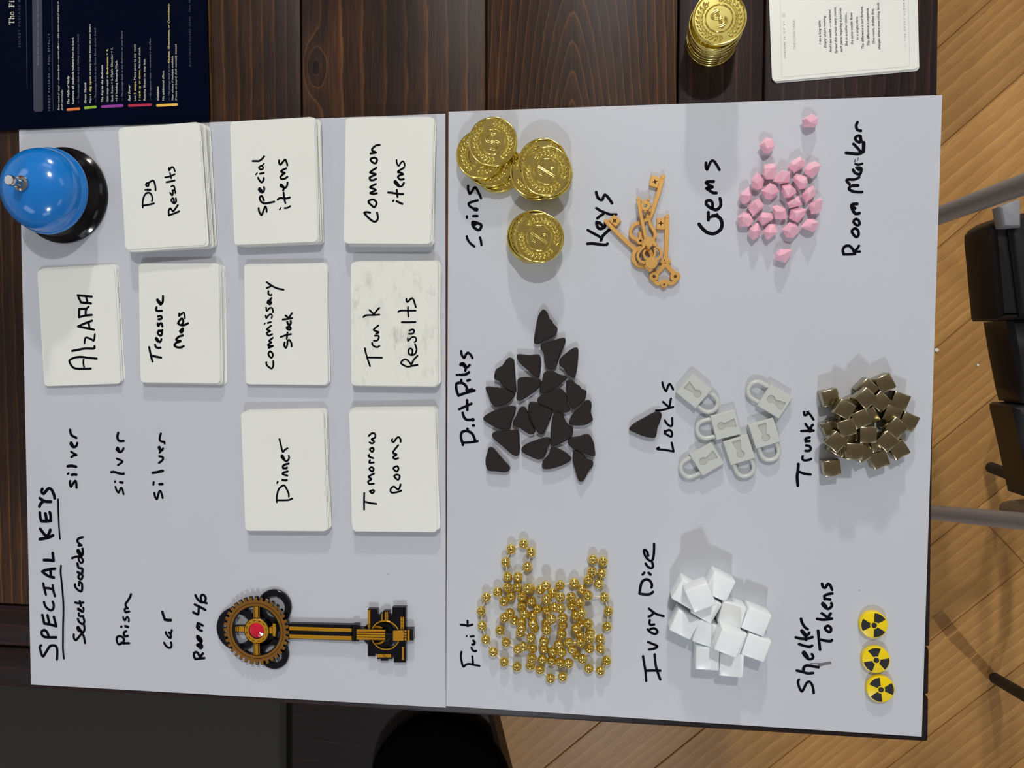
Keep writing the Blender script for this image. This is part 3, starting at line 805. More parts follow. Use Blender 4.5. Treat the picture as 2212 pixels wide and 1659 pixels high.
    for a in ('222,-10 228,400 232,755', '444,-10 448,500 454,945'):
        stroke(mb, crop(a, 0, 0, s, h), 0.0003, TOP + h + 0.00006)
    stroke(mb, crop('276,-40 282,420 290,940 300,953 355,950 366,935 362,420 355,-40', 0, 0, s, h), 0.0003, TOP + h + 0.00006)
    mb.v = [(a - c.x, b - c.y, z - c.z) for a, b, z in mb.v]
    mb.build('printed_rule', M['p_dim'], o, smooth=None)
    for nm, col, x0, x1, y0, y1 in (('orange', srgb(226, 120, 50), 570, 683, 923, 941), ('green', srgb(140, 180, 40), 715, 827, 905, 929), ('purple', srgb(150, 50, 150), 860, 1055, 894, 918),
                               ('red', srgb(180, 30, 70), 1091, 1297, 886, 909), ('yellow', srgb(240, 190, 80), 1333, 1517, 886, 907)):
        mb = MB()
        ym, q = (y0 + y1) / 2, (y1 - y0) / 2
        A = [at(x / s, y / s, h) for x, y in ((x0 + q, ym + 4), (x1 - q, ym - 4))]
        stroke(mb, A, 0.0018, TOP + h + 0.00006)
        mb.v = [(a - c.x, b - c.y, z - c.z) for a, b, z in mb.v]
        b = mb.build('printed_bar', mat('print_' + nm, col, 0.4), o, smooth=None)
        b['label'] = nm + ' printed bar'
leaflet()

# ---- printed vision cards
def vision():
    s, x0, y0 = 6.506, 1660, 0
    CARD2 = card_mesh('vision_card', M['card'], 0.0875, 0.0615)
    hs = (0.0005, 0.001, 0.0015)
    base_h = TT - TOP
    # centre from the left lower and right lower corners of each card
    rows = [((120, 1166), (2066, 1000)), ((130, 1150), (2040, 985)), ((135, 1140), (2020, 970))]
    for i, (L, Rr) in enumerate(rows):
        h = base_h + hs[i]
        A, B = at(x0 + L[0] / s, y0 + L[1] / s, h), at(x0 + Rr[0] / s, y0 + Rr[1] / s, h)
        d = (B - A)
        ang = math.atan2(d.y, d.x)
        mid = (A + B) / 2 + Vector((-math.sin(ang), math.cos(ang), 0)) * 0.0615 / 2
        o = link('card', CARD2)
        o.location = (mid.x, mid.y, TOP + h - CT)
        o.rotation_euler = (0, 0, ang)
        top = i == 2
        tag(o, 'printed white card VISION IV OF VI lying on the bare table' if top else ('white card directly under the printed vision card' if i == 1 else 'lowest white card under the printed vision card'), 'card', 'cards beside the tall coin stack')
        if top:
            inv = (Matrix.Translation(o.location) @ Matrix.Rotation(ang, 4, 'Z')).inverted()
            it = {'shear': 0.25, 'bold': 0.02}
            def lines(mname, rows):
                for r in rows:
                    mb = MB()
                    body, bx, ys, ye, cap = r[:5]
                    sl = 0.028 * (ys - ye)
                    text_mesh(body, (x0 + bx / s, y0 + ys / s), (x0 + (bx - sl) / s, y0 + ye / s), cap / s, h, mb, Vector((0, 0, 0)), **(r[5] if len(r) > 5 else {}))
                    me_o = mb.build('printed_text', M[mname], o, smooth=None)
                    me_o.data.transform(inv)
            lines('p_dark', [('VISION IV OF VI', 243, 820, 305, 24, {'spacing': 1.4}),
                ('I see a long table.', 740, 625, 280, 36, it), ('Empty chairs waiting.', 812, 670, 215, 36, it), ('And I see wealth \u2014 scattered.', 890, 740, 130, 36, it), ('Spread thin across many rooms,', 966, 750, 95, 36, it),
                ('each piece requiring a journey.', 1040, 735, 105, 36, it), ('But in another vision...', 1112, 645, 175, 36, it), ('the same wealth flows', 1190, 625, 175, 36, it), ('to a single place.', 1264, 560, 230, 36, it),
                ('The difference is not fortune.', 1342, 685, 85, 36, it), ('The difference is sequence.', 1420, 640, 110, 36, it), ('One room, drafted first,', 1494, 615, 120, 36, it), ('changes where everything lands.', 1572, 695, 30, 36, it)])
            lines('p_tan', [('THE LONG TABLE', 382, 690, 280, 32)])
            lines('p_grey', [('\u2014 THE GREAT ALZARA', 1932, 660, -12, 24, {'spacing': 1.4})])
            mb = MB()
            ring = [(213 + 22 * math.cos(R(20 * k)), 215 + 26 * math.sin(R(20 * k))) for k in range(19)]
            stroke(mb, [at(x0 + a / s, y0 + b / s, h) for a, b in ring], 0.00025, TOP + h + 0.00006)
            ring = [(213 + 9 * math.cos(R(40 * k)), 215 + 11 * math.sin(R(40 * k))) for k in range(10)]
            stroke(mb, [at(x0 + a / s, y0 + b / s, h) for a, b in ring], 0.00025, TOP + h + 0.00006)
            fr = '168,20 175,560 186,1060 192,1085 215,1086 700,1040 1300,990 1900,940 1960,932 1979,918 1982,890 1975,400 1968,10'
            stroke(mb, crop(fr, x0, y0, s, h), 0.00018, TOP + h + 0.00006)
            f = mb.build('printed_frame', M['p_pale'], o, smooth=None)
            f.data.transform(inv)
vision()

# ------------------------------------------------------------------ more helpers for the game pieces
def inset(poly, d):
    """Outline moved inwards by d (counter-clockwise input expected; orientation is fixed here)."""
    k = len(poly)
    if sum(poly[i - 1][0] * poly[i][1] - poly[i][0] * poly[i - 1][1] for i in range(k)) < 0:
        poly = poly[::-1]
    out = []
    for i in range(k):
        a, b, c = Vector(poly[i - 1][:2]), Vector(poly[i][:2]), Vector(poly[(i + 1) % k][:2])
        e1, e2 = (b - a), (c - b)
        if e1.length < 1e-9: e1 = e2
        if e2.length < 1e-9: e2 = e1
        e1.normalize(); e2.normalize()
        n1, n2 = Vector((-e1.y, e1.x)), Vector((-e2.y, e2.x))
        q = 1 + n1.dot(n2)
        s = (n1 + n2) / max(q, 0.35)
        p = b + s * d
        out.append((p.x, p.y))
    return poly, out

def plate(mb, outer, z0, z1, ch=0.0003, holes=(), depth=None, mat=0):
    """Solid plate with a chamfered upper rim; holes go through, or are recesses of the given depth."""
    outer = [(p[0], p[1]) for p in outer]
    outer, inn = inset(outer, ch)
    k = len(outer)
    vs = [(x, y, z0) for x, y in outer] + [(x, y, z1 - ch) for x, y in outer] + [(x, y, z1) for x, y in inn]
    fs = []
    for i in range(k):
        j = (i + 1) % k
        fs.append((i, j, k + j, k + i))
        fs.append((k + i, k + j, 2 * k + j, 2 * k + i))
    mb.add(vs, fs, mat)
    hs = [[(p[0], p[1]) for p in h] for h in holes]
    def cap(loops, z, up):
        flat = [p for l in loops for p in l]
        tri = geometry.tessellate_polygon([[Vector((x, y, 0)) for x, y in l] for l in loops])
        ff = []
        for t in tri:
            a, b, c = (Vector(flat[i]) for i in t)
            ccw = (b - a).cross(c - a) > 0
            ff.append(tuple(t) if ccw == up else tuple(t[::-1]))
        mb.add([(x, y, z) for x, y in flat], ff, mat)
    cap([inn] + hs, z1, True)
    cap([outer] + (hs if depth is None else []), z0, False)
    for h in hs:
        zb = z0 if depth is None else z1 - depth
        n = len(h)
        if sum(h[i - 1][0] * h[i][1] - h[i][0] * h[i - 1][1] for i in range(n)) < 0:
            h = h[::-1]
        mb.add([(x, y, z1) for x, y in h] + [(x, y, zb) for x, y in h], [(i, n + i, n + (i + 1) % n, (i + 1) % n)[::-1] for i in range(n)], mat)
        if depth is not None:
            cap([h], zb, True)
    return mb

def circle(c, r, n=32, a0=0.0):
    return [(c[0] + r * math.cos(2 * math.pi * i / n + a0), c[1] + r * math.sin(2 * math.pi * i / n + a0)) for i in range(n)]

def ribbon(path, wd):
    """Outline of a bar of width wd along an open path."""
    P = [Vector((p[0], p[1])) for p in path]
    L, Rr = [], []
    for i, c in enumerate(P):
        t = (P[min(i + 1, len(P) - 1)] - P[max(i - 1, 0)]).normalized()
        n = Vector((-t.y, t.x)) * wd / 2
        L.append((c.x + n.x, c.y + n.y))
        Rr.append((c.x - n.x, c.y - n.y))
    return L + Rr[::-1]

ORD = ['first', 'second', 'third', 'fourth', 'fifth', 'sixth', 'seventh', 'eighth', 'ninth']
def row_words(P, gap):
    """For each photo point: (which row counted downwards, which one in it counted rightwards, how many in the row)."""
    idx = sorted(range(len(P)), key=lambda i: P[i][1])
    rows, cur = [], [idx[0]]
    for i in idx[1:]:
        if P[i][1] - P[cur[0]][1] > gap:
            rows.append(cur)
            cur = [i]
        else:
            cur.append(i)
    rows.append(cur)
    out = {}
    for r, row in enumerate(rows):
        row.sort(key=lambda i: P[i][0])
        for k, i in enumerate(row):
            out[i] = (r, k, len(row), len(rows))
    return out
def row_phrase(t):
    r, k, n, R_ = t
    rw = 'top row' if r == 0 else ('bottom row' if r == R_ - 1 else ORD[r] + ' row down')
    return rw + (', its only one' if n == 1 else ', ' + ORD[k] + ' from the left')

# ------------------------------------------------------------------ call bell
def bell():
    c = at(139, 423, 0.0)
    t = thing('call_bell', 'blue domed call bell with black base and chrome button', 'bell', (c.x, c.y, TOP + 0.0001))
    MB().lathe([(0, 0), (0.0325, 0), (0.0337, 0.0008), (0.0335, 0.0022), (0.0322, 0.0032), (0.0305, 0.0046), (0.0285, 0.0072), (0.0268, 0.0105), (0.0255, 0.0125), (0.0225, 0.0132), (0, 0.0132)], 72).build('base', M['black_gloss'], t)
    prof = [(0.0272, 0.0150), (0.0294, 0.0152), (0.0297, 0.0160), (0.0296, 0.0172), (0.0291, 0.0182), (0.0284, 0.0192), (0.0280, 0.0205)]
    for i in range(1, 15):
        a = R(90 * i / 14)
        prof.append((0.0280 * math.cos(a) ** 0.92 if i < 14 else 0.0, 0.0205 + 0.0195 * math.sin(a)))
    prof = [(0, 0.036), (0.012, 0.034), (0.022, 0.027), (0.0265, 0.019)] + prof
    MB().lathe(prof, 72).build('dome', M['blue'], t)
    MB().lathe([(0, 0.0125), (0.004, 0.0125), (0.004, 0.0345), (0, 0.0345)], 24).build('post', M['black_gloss'], t)
    MB().lathe([(0, 0.0395), (0.0048, 0.0395), (0.0052, 0.0402), (0.0050, 0.0412), (0.0036, 0.0418), (0.0034, 0.0440), (0, 0.0440)], 32).build('collar', M['chrome'], t)
    MB().lathe([(0, 0.0440), (0.0026, 0.0440), (0.0026, 0.0462), (0.0032, 0.0467), (0.0034, 0.0478), (0.0033, 0.0505), (0.0030, 0.0509), (0, 0.0509)], 32).build('button', M['chrome'], t)
bell()

# ------------------------------------------------------------------ gold coins
CR, CTH = 0.0160, 0.00285
def coin_meshes():
    z = CTH
    fd = 0.00115                # depth of the field below the rim
    prof = [(0, 0), (CR - 0.0005, 0), (CR - 0.0001, 0.0004), (CR, 0.0008), (CR - 0.0003, CTH / 2), (CR, CTH - 0.0008), (CR - 0.0001, CTH - 0.0003), (CR - 0.0005, z), (CR - 0.0010, z - 0.0001),
            (CR - 0.0014, z - 0.0007), (CR - 0.0017, z - fd), (0.0085, z - fd), (0.0083, z - 0.0006), (0.0080, z - 0.00045), (0.0077, z - 0.0006), (0.0075, z - fd), (0, z - fd)]
    body = MB().lathe(prof, 64).mesh('coin', M['gold'], smooth=50)
    zf = z - fd
    mb = MB()
    def leaf(o, ang, ln, wd, ht):
        ca, sa = math.cos(ang), math.sin(ang)
        vs, fs, n = [], [], 10
        for sc, hh in ((1.0, 0.0), (0.72, 0.62), (0.36, 0.93)):
            for i in range(n):
                t = 2 * math.pi * i / n
                x = ln / 2 + sc * ln / 2 * math.cos(t)
                y = sc * wd * math.sin(t) * (1 - 0.35 * math.cos(t))
                vs.append((o[0] + x * ca - y * sa, o[1] + x * sa + y * ca, zf - 0.00005 + hh * ht))
        vs.append((o[0] + ln / 2 * ca, o[1] + ln / 2 * sa, zf + ht))
        for k in (0, 1):
            fs += [(k * n + i, k * n + (i + 1) % n, (k + 1) * n + (i + 1) % n, (k + 1) * n + i) for i in range(n)]
        fs += [(2 * n + i, 2 * n + (i + 1) % n, 3 * n) for i in range(n)]
        mb.add(vs, fs)
    for side in (1, -1):
        path = []
        for k in range(12):
            a = R(-90) + side * R(9 + 12.6 * k)
            r = 0.0112
            o = (r * math.cos(a), r * math.sin(a))
            path.append((*o, zf + 0.00015))
            t = a + side * R(90)
            leaf(o, t - side * R(40), 0.0034, 0.00085, 0.00095)
            leaf(o, t + side * R(40), 0.0031, 0.00080, 0.00090)
        a = R(-90) + side * R(9 + 12.6 * 11.4)
        leaf((0.0112 * math.cos(a), 0.0112 * math.sin(a)), a + side * R(90), 0.0034, 0.0009, 0.00095)
        mb.tube(path, 0.00026, 6)
    wreath = mb.mesh('laurel_wreath', M['gold'], smooth=60)
    mb = MB()
    for off in (0.0005, -0.0005):
        S = []
        for k in range(23):
            a = R(38 + 232 * k / 22)
            S.append(((0.0036 + off) * math.cos(a), 0.0024 + (0.0022 + off) * math.sin(a), zf + 0.0002))
        for k in range(23):
            a = R(90 - 232 * k / 22)
            S.append(((0.0036 - off) * math.cos(a), -0.0024 + (0.0022 - off) * math.sin(a), zf + 0.0002))
        mb.tube(S, 0.00045, 8)
    for x in (0.0005, -0.0005):
        mb.tube([(x, 0.0062, zf + 0.0002), (x, -0.0062, zf + 0.0002)], 0.00038, 8)
    dollar = mb.mesh('dollar_sign', M['gold'], smooth=60)
    return body, wreath, dollar
COIN = coin_meshes()
def coin(p, z, rot, label, group):
    o = link('coin', COIN[0])
    o.location = (p.x, p.y, z)
    o.rotation_euler = (0, 0, R(rot))
    tag(o, label, 'coin', group)
    link('laurel_wreath', COIN[1], o)
    link('dollar_sign', COIN[2], o)
def coin_stack(rows, x0, y0, s, base, where, group, rots):
    n = len(rows)
    rnd = random.Random(n)
    for i, (x, y) in enumerate(rows):
        h = base + CTH * (i + 1) + 0.00003 * (i + 1)
        p = at(x0 + x / s, y0 + y / s, h)
        k = n - 1 - i
        pos = 'topmost gold coin of ' if k == 0 else ('lowest gold coin of ' if i == 0 else 'gold coin ' + ORD[k] + ' from the top of ' if k < 9 else 'gold coin ' + ORD[i] + ' from the bottom of ')
        coin(p, TOP + h - CTH, rots if k == 0 else rnd.uniform(0, 360), pos + where, group)
coin_stack([(720, 790), (700, 770), (690, 745), (700, 720), (760, 700), (875, 765)], 1080, 440, 10.37, 0.0001, 'the stack standing alone below the other two', 'coins on the board', 57)
coin_stack([(1690, 1080), (1690, 1090), (1480, 1110), (1450, 1060), (1590, 890), (1660, 1035)], 980, 245, 8.296, 0.0001, 'the right-hand stack of the touching pair', 'coins on the board', 57)
coin_stack([(800, 985), (795, 965), (640, 875), (475, 735), (697, 505)], 980, 245, 8.296, 0.0001, 'the leaning spread stack nearest the seam', 'coins on the board', 17)
tall = [(625 + (820 - 625) * k / 11 + dx, 955 + (420 - 955) * k / 11 + dy) for k, (dx, dy) in enumerate(((10, 10), (0, 0), (-8, 4), (4, 0), (8, -6), (0, 6), (-4, 0), (6, 4), (-20, 5), (-42, 30), (-64, 84), (0, 0)))]
coin_stack(tall, 1480, 0, 11.06, TT - TOP + 0.0001, 'the tall stack on the bare table', 'coins in the tall stack', 20)

# ------------------------------------------------------------------ four small gold keys
def gold_keys():
    x0, y0, s = 1290, 370, 6.144
    TH = 0.0030
    def build(label, z, parts):
        h1 = z + TH
        c = at(x0 + parts['c'][0] / s, y0 + parts['c'][1] / s, h1)
        t = thing('small_key', label, 'key', (c.x, c.y, TOP + z), 'small gold keys')
        q = (at(x0 + 1, y0, h1) - at(x0, y0, h1)).length / s
        def loc(pt):
            p = at(x0 + pt[0] / s, y0 + pt[1] / s, h1)
            return (p.x - c.x, p.y - c.y)
        for name in ('bow', 'shaft', 'bit'):
            mb = MB()
            for k, it in enumerate(parts[name]):
                kind = it[0]
                top = TH - 0.00003 * k
                if kind == 'bar':
                    plate(mb, ribbon([loc(p) for p in smooth_path(pts_of(it[2]), False, 5)], it[1] * q), 0.0, top, 0.00025)
                elif kind == 'ring':
                    cx, cy, ro, ri = it[1]
                    cc = loc((cx, cy))
                    plate(mb, circle(cc, ro * q, 28), 0.0, top + 0.00025, 0.0003, [circle(cc, ri * q, 18)])
                elif kind == 'disc':
                    cx, cy, ro = it[1]
                    plate(mb, circle(loc((cx, cy)), ro * q, 22), 0.0, top + (it[2] if len(it) > 2 else 0), 0.0003)
                elif kind == 'plate':
                    cx, cy, r, rot = it[2]
                    cc = loc((cx, cy))
                    star = []
                    for i in range(8):
                        a = R(rot) + i * math.pi / 4
                        rr = (r if i % 2 == 0 else r * 0.36) * q
                        star.append((cc[0] + rr * math.cos(a), cc[1] + rr * math.sin(a)))
                    plate(mb, [loc(p) for p in pts_of(it[1])], 0.0, top, 0.0003, [star])
            mb.build(name, M['printed_gold'], t, smooth=30)
    build('gold key with a pentagon house-shaped bow, lowest of the four keys', 0.0001, {'c': (905, 1100),
        'shaft': [('bar', 58, '930,600 922,900 908,1200'), ('disc', (930, 600, 28), 0.0003)],
        'bit': [('plate', '790,622 895,612 905,765 870,778 785,765', (845, 690, 42, 0))],
        'bow': [('disc', (870, 1192, 36)), ('disc', (945, 1196, 36)), ('disc', (905, 1175, 40)), ('bar', 62, '905,1225 830,1310 770,1375'), ('bar', 62, '905,1225 980,1310 1035,1375'),
                ('ring', (755, 1395, 66, 22)), ('ring', (1036, 1395, 68, 22)), ('bar', 52, '745,1440 800,1490 850,1475 895,1450'), ('bar', 52, '895,1450 940,1475 990,1490 1050,1440'), ('ring', (888, 1502, 46, 15)), ('disc', (888, 1545, 16))]})
    build('gold key reaching farthest up, with a swirling heart-shaped bow', 0.0001, {'c': (720, 640),
        'shaft': [('bar', 58, '872,72 810,300 735,530 700,610'), ('disc', (872, 72, 30), 0.0003)],
        'bit': [('plate', '718,52 850,82 800,225 688,188', (768, 138, 42, 10))],
        'bow': [('bar', 48, '690,620 600,670 500,705 452,770 450,850 510,900 560,920'), ('bar', 48, '690,620 705,700 745,770 772,830 755,890 700,940'), ('bar', 50, '572,800 575,850 575,900'), ('ring', (572, 922, 52, 18)), ('disc', (690, 600, 46))]})
    build('gold key lying slantwise at the left, its bit over the word Keys', 0.0001, {'c': (400, 900),
        'shaft': [('bar', 54, '118,662 300,850 512,1045'), ('disc', (118, 662, 27), 0.0003)],
        'bit': [('plate', '225,572 320,660 245,740 150,650', (230, 658, 42, 45))],
        'bow': [('ring', (600, 1135, 150, 100)), ('disc', (505, 1040, 40)), ('bar', 46, '480,1190 540,1255 640,1265'), ('disc', (585, 1268, 22))]})
    build('crowned gold key with a clover disc, lying across the other keys', 0.0034, {'c': (660, 950),
        'shaft': [('bar', 46, '543,362 585,600 648,900'), ('disc', (543, 362, 24), 0.0003)],
        'bit': [('ring', (640, 455, 66, 26)), ('disc', (605, 390, 24)), ('disc', (680, 372, 22)), ('disc', (600, 500, 24)), ('disc', (638, 528, 20)), ('disc', (700, 440, 24)), ('disc', (700, 515, 20)), ('bar', 30, '690,455 725,450')],
        'bow': [('disc', (650, 925, 40)), ('disc', (690, 905, 38)), ('disc', (735, 935, 38)), ('disc', (690, 955, 52)), ('disc', (620, 965, 30)), ('disc', (770, 965, 30)),
                ('bar', 36, '630,990 570,1050 540,1120 570,1190 640,1215'), ('bar', 32, '640,1040 615,1090 640,1150 690,1180'), ('bar', 34, '765,1010 770,1080 750,1150'), ('bar', 36, '790,1000 840,1040 850,1100 820,1155 780,1175'),
                ('disc', (722, 1215, 82), 0.0005), ('disc', (700, 1310, 24)), ('bar', 40, '640,1240 680,1290 740,1300'), ('disc', (685, 1005, 26))]})
gold_keys()

# ------------------------------------------------------------------ large black and gold key
def ornate_key():
    x0, y0, s = 450, 1260, 4.809
    c = at(x0 + 900 / s, y0 + 520 / s, 0)
    t = thing('ornate_key', 'large black and gold clockwork key with red jewel', 'key', (c.x, c.y, TOP + 0.0001))
    def L(h, pts):
        return [(p.x - c.x, p.y - c.y) for p in crop(pts, x0, y0, s, h)]
    def one(h, x, y):
        return L(h, [(x, y)])[0]
    def qq(h):
        return (at(x0 + 1, y0, h) - at(x0, y0, h)).length / s
    def part(name, mname, fn, label=None):
        mb = MB()
        fn(mb)
        return mb.build(name, M[mname], t, label=label)
    h = 0.0024
    for cx, cy, ro, ri in ((300, 475, 218, 150), (680, 250, 172, 112), (675, 735, 152, 92)):
        part('back_ring', 'key_black', lambda mb: plate(mb, circle(one(h, cx, cy), ro * qq(h), 48), 0.0, h, 0.0005, [circle(one(h, cx, cy), ri * qq(h), 40)]))
    part('back_ring', 'key_black', lambda mb: plate(mb, circle(one(h, 545, 500), 150 * qq(h), 40), 0.0, h, 0.0005, [circle(one(h, 545, 500), 105 * qq(h), 40)]))
    def gear(hh, ro, rr, ri, z0, z1, ch):
        def f(mb):
            cc, q = one(hh, 497, 495), qq(hh)
            out = []
            n = 36
            for i in range(n):
                a = 2 * math.pi * i / n
                for da, r in ((-3.1, rr), (-2.3, ro), (2.3, ro), (3.1, rr)):
                    out.append((cc[0] + r * q * math.cos(a + R(da)), cc[1] + r * q * math.sin(a + R(da))))
            plate(mb, out, z0, z1, ch, [circle(cc, ri * q, 56)])
        return f
    part('gear', 'key_black', gear(0.0048, 341, 296, 236, 0.0025, 0.0048, 0.0003))
    part('gear_face', 'key_bronze', gear(0.0052, 334, 303, 248, 0.00482, 0.0052, 0.0001))
    part('gear_line', 'key_black', lambda mb: plate(mb, circle(one(0.0053, 497, 495), 277 * qq(0.0053), 56), 0.00521, 0.00526, 0.00001, [circle(one(0.0053, 497, 495), 273 * qq(0.0053), 56)]))
    hz = 0.0050
    for pts in ('462,238 532,238 532,380 462,380', '462,610 532,610 536,750 464,750', '275,440 390,440 390,512 275,512'):
        part('spoke', 'key_black', lambda mb: plate(mb, L(hz, pts), 0.0022, hz, 0.0003))
    for pts in ('470,242 478,242 478,362 470,362', '486,242 516,242 516,362 486,362', '524,242 531,242 531,362 524,362', '470,626 478,626 480,745 472,745', '486,626 516,626 518,745 488,745', '524,626 531,626 534,745 527,745',
                '318,448 372,448 372,504 318,504', '300,450 312,450 312,502 300,502', '282,452 294,452 294,500 282,500'):
        part('spoke_inlay', 'key_gold', lambda mb: plate(mb, L(0.0053, pts), 0.005, 0.0053, 0.0001))
    part('hub', 'key_black', lambda mb: plate(mb, circle(one(0.0058, 500, 495), 130 * qq(0.0058), 48), 0.0024, 0.0058, 0.0004))
    part('hub_face', 'key_gold', lambda mb: plate(mb, circle(one(0.0062, 500, 495), 122 * qq(0.0062), 48), 0.0058, 0.0062, 0.0002, [circle(one(0.0062, 500, 495), 80 * qq(0.0062), 40)]))
    def dashes(mb):
        cc, q = one(0.0063, 500, 495), qq(0.0063)
        for i in range(12):
            a0 = 2 * math.pi * i / 12 + 0.1
            p = [(cc[0] + 103 * q * math.cos(a0 + d), cc[1] + 103 * q * math.sin(a0 + d)) for d in (0, 0.08, 0.16, 0.24)]
            mb.prism(ribbon(p, 6 * q), 0.00621, 0.00625)
    part('hub_dashes', 'key_black', dashes)
    def gem(mb):
        cc, q = one(0.0068, 500, 492), qq(0.0068)
        n = 16
        vs = [(cc[0] + 78 * q * math.cos(2 * math.pi * i / n), cc[1] + 78 * q * math.sin(2 * math.pi * i / n), 0.0058) for i in range(n)]
        vs += [(cc[0] + 74 * q * math.cos(2 * math.pi * i / n), cc[1] + 74 * q * math.sin(2 * math.pi * i / n), 0.0064) for i in range(n)]
        vs += [(cc[0] + 38 * q * math.cos(2 * math.pi * (i + .5) / 8), cc[1] + 38 * q * math.sin(2 * math.pi * (i + .5) / 8), 0.0074) for i in range(8)]
        fs = [(i, (i + 1) % n, n + (i + 1) % n, n + i) for i in range(n)]
        for i in range(8):
            b = 2 * n + i
            fs += [(n + 2 * i, n + 2 * i + 1, b), (n + 2 * i + 1, n + (2 * i + 2) % n, b), (n + (2 * i + 2) % n, 2 * n + (i + 1) % 8, b)]
        fs.append(tuple(2 * n + i for i in range(8)))
        mb.add(vs, fs)
    mb = MB(); gem(mb)
    mb.build('jewel', M['ruby'], t, smooth=None, label='round red faceted jewel')
    part('latch_post', 'key_gold', lambda mb: plate(mb, L(0.0052, '630,462 665,462 665,522 630,522'), 0.0025, 0.0052, 0.0002))
    part('latch', 'key_black', lambda mb: plate(mb, L(0.0052, '664,415 710,420 716,470 716,520 706,568 664,562'), 0.0024, 0.0050, 0.0003))
    part('latch_face', 'key_gold', lambda mb: plate(mb, L(0.0055, '668,420 698,424 700,470 700,515 694,556 668,548'), 0.005, 0.0055, 0.0002))
    # shaft
    part('shaft', 'key_black', lambda mb: plate(mb, L(0.0048, '835,425 1500,440 1500,606 840,582'), 0.0, 0.0048, 0.0012))
    part('shaft_inlay', 'key_gold', lambda mb: plate(mb, L(0.0051, '840,450 1488,470 1488,508 840,488'), 0.0045, 0.0051, 0.0002))
    part('shaft_inlay', 'key_gold', lambda mb: plate(mb, L(0.0051, '840,532 1488,552 1488,592 840,570'), 0.0045, 0.0051, 0.0002))
    part('collar', 'key_black', lambda mb: plate(mb, L(0.0056, '1490,436 1558,436 1558,608 1490,612'), 0.0, 0.0056, 0.0010))
    for a, b in ((483, 506), (514, 532), (539, 558), (566, 588)):
        part('flute', 'key_gold', lambda mb: plate(mb, L(0.0062, '1538,%d 1835,%d 1835,%d 1538,%d' % (a - 2, a + 4, b + 4, b - 2)), 0.0045, 0.0062, 0.0003))
    part('barrel', 'key_black', lambda mb: plate(mb, L(0.0057, '1535,474 1848,480 1848,600 1535,594'), 0.0, 0.0057, 0.0008))
    part('neck', 'key_black', lambda mb: mb.tube([(*one(0.0045, 1840, 540), 0.0036), (*one(0.0045, 1922, 543), 0.0036)], 30 * qq(0.0045), 16))
    part('tip', 'key_black', lambda mb: plate(mb, L(0.0060, '1912,488 2122,482 2126,600 1912,602'), 0.0, 0.0060, 0.0009))
    for pts in ('1918,494 2028,490 2028,598 1918,598', '2068,488 2090,487 2090,598 2068,598', '2036,490 2058,489 2058,510 2036,510', '2036,518 2058,517 2058,538 2036,538', '2036,546 2058,545 2058,566 2036,566', '2036,574 2058,573 2058,594 2036,594'):
        part('tip_inlay', 'key_gold', lambda mb: plate(mb, L(0.0063, pts), 0.0058, 0.0063, 0.0002))
    # bit plate
    hb = 0.0042
    out = '1655,270 1755,270 1755,340 1780,340 1780,318 1815,318 1815,290 1880,290 1880,335 1910,335 1910,250 2050,250 2050,825 1925,825 1925,735 1912,735 1912,790 1865,790 1865,808 1790,808 1790,790 1750,790 1750,735 1730,735 1730,760 1655,760'
    cc, q = one(hb, 1838, 540), qq(hb)
    part('bit_plate', 'key_black', lambda mb: plate(mb, L(hb, out), 0.0, hb, 0.0004, [circle(cc, 132 * q, 48)]))
    part('bit_ring', 'key_gold', lambda mb: plate(mb, circle(one(0.0047, 1838, 540), 145 * q, 56), 0.0043, 0.0047, 0.0002, [circle(one(0.0047, 1838, 540), 134 * q, 56)]))
    part('inner_ring', 'key_black', lambda mb: plate(mb, circle(one(0.003, 1800, 540), 128 * q, 48), 0.0002, 0.0030, 0.0004, [circle(one(0.003, 1800, 540), 84 * q, 40)]))
    part('inner_ring', 'key_gold', lambda mb: plate(mb, circle(one(0.0033, 1752, 540), 92 * q, 40), 0.0012, 0.0033, 0.0003, [circle(one(0.0033, 1752, 540), 74 * q, 40)]))
    part('inner_ring', 'key_black', lambda mb: plate(mb, circle(one(0.0026, 1712, 535), 112 * q, 40), 0.0001, 0.0026, 0.0004, [circle(one(0.0026, 1712, 535), 82 * q, 40)]))
    for pts in ('1656,280 1682,280 1682,425 1656,425', '1656,432 1682,432 1682,440 1656,440', '1656,446 1682,446 1682,454 1656,454', '1656,460 1682,460 1682,474 1656,474', '1798,322 1811,322 1811,392 1798,392', '1833,300 1849,300 1849,394 1833,394', '1856,300 1866,300 1866,394 1856,394',
                '1996,352 2010,352 2010,484 1996,484', '2018,352 2032,352 2032,484 2018,484', '2010,366 2018,366 2018,385 2010,385', '2010,400 2018,400 2018,418 2010,418', '2010,434 2018,434 2018,452 2010,452', '2012,664 2032,664 2032,798 2012,798',
                '1755,738 1808,738 1832,772 1755,772', '1812,738 1820,738 1844,772 1836,772', '1826,738 1898,738 1898,772 1850,772'):
        part('bit_inlay', 'key_gold', lambda mb: plate(mb, L(0.0047, pts), 0.0042, 0.0047, 0.0002))
ornate_key()

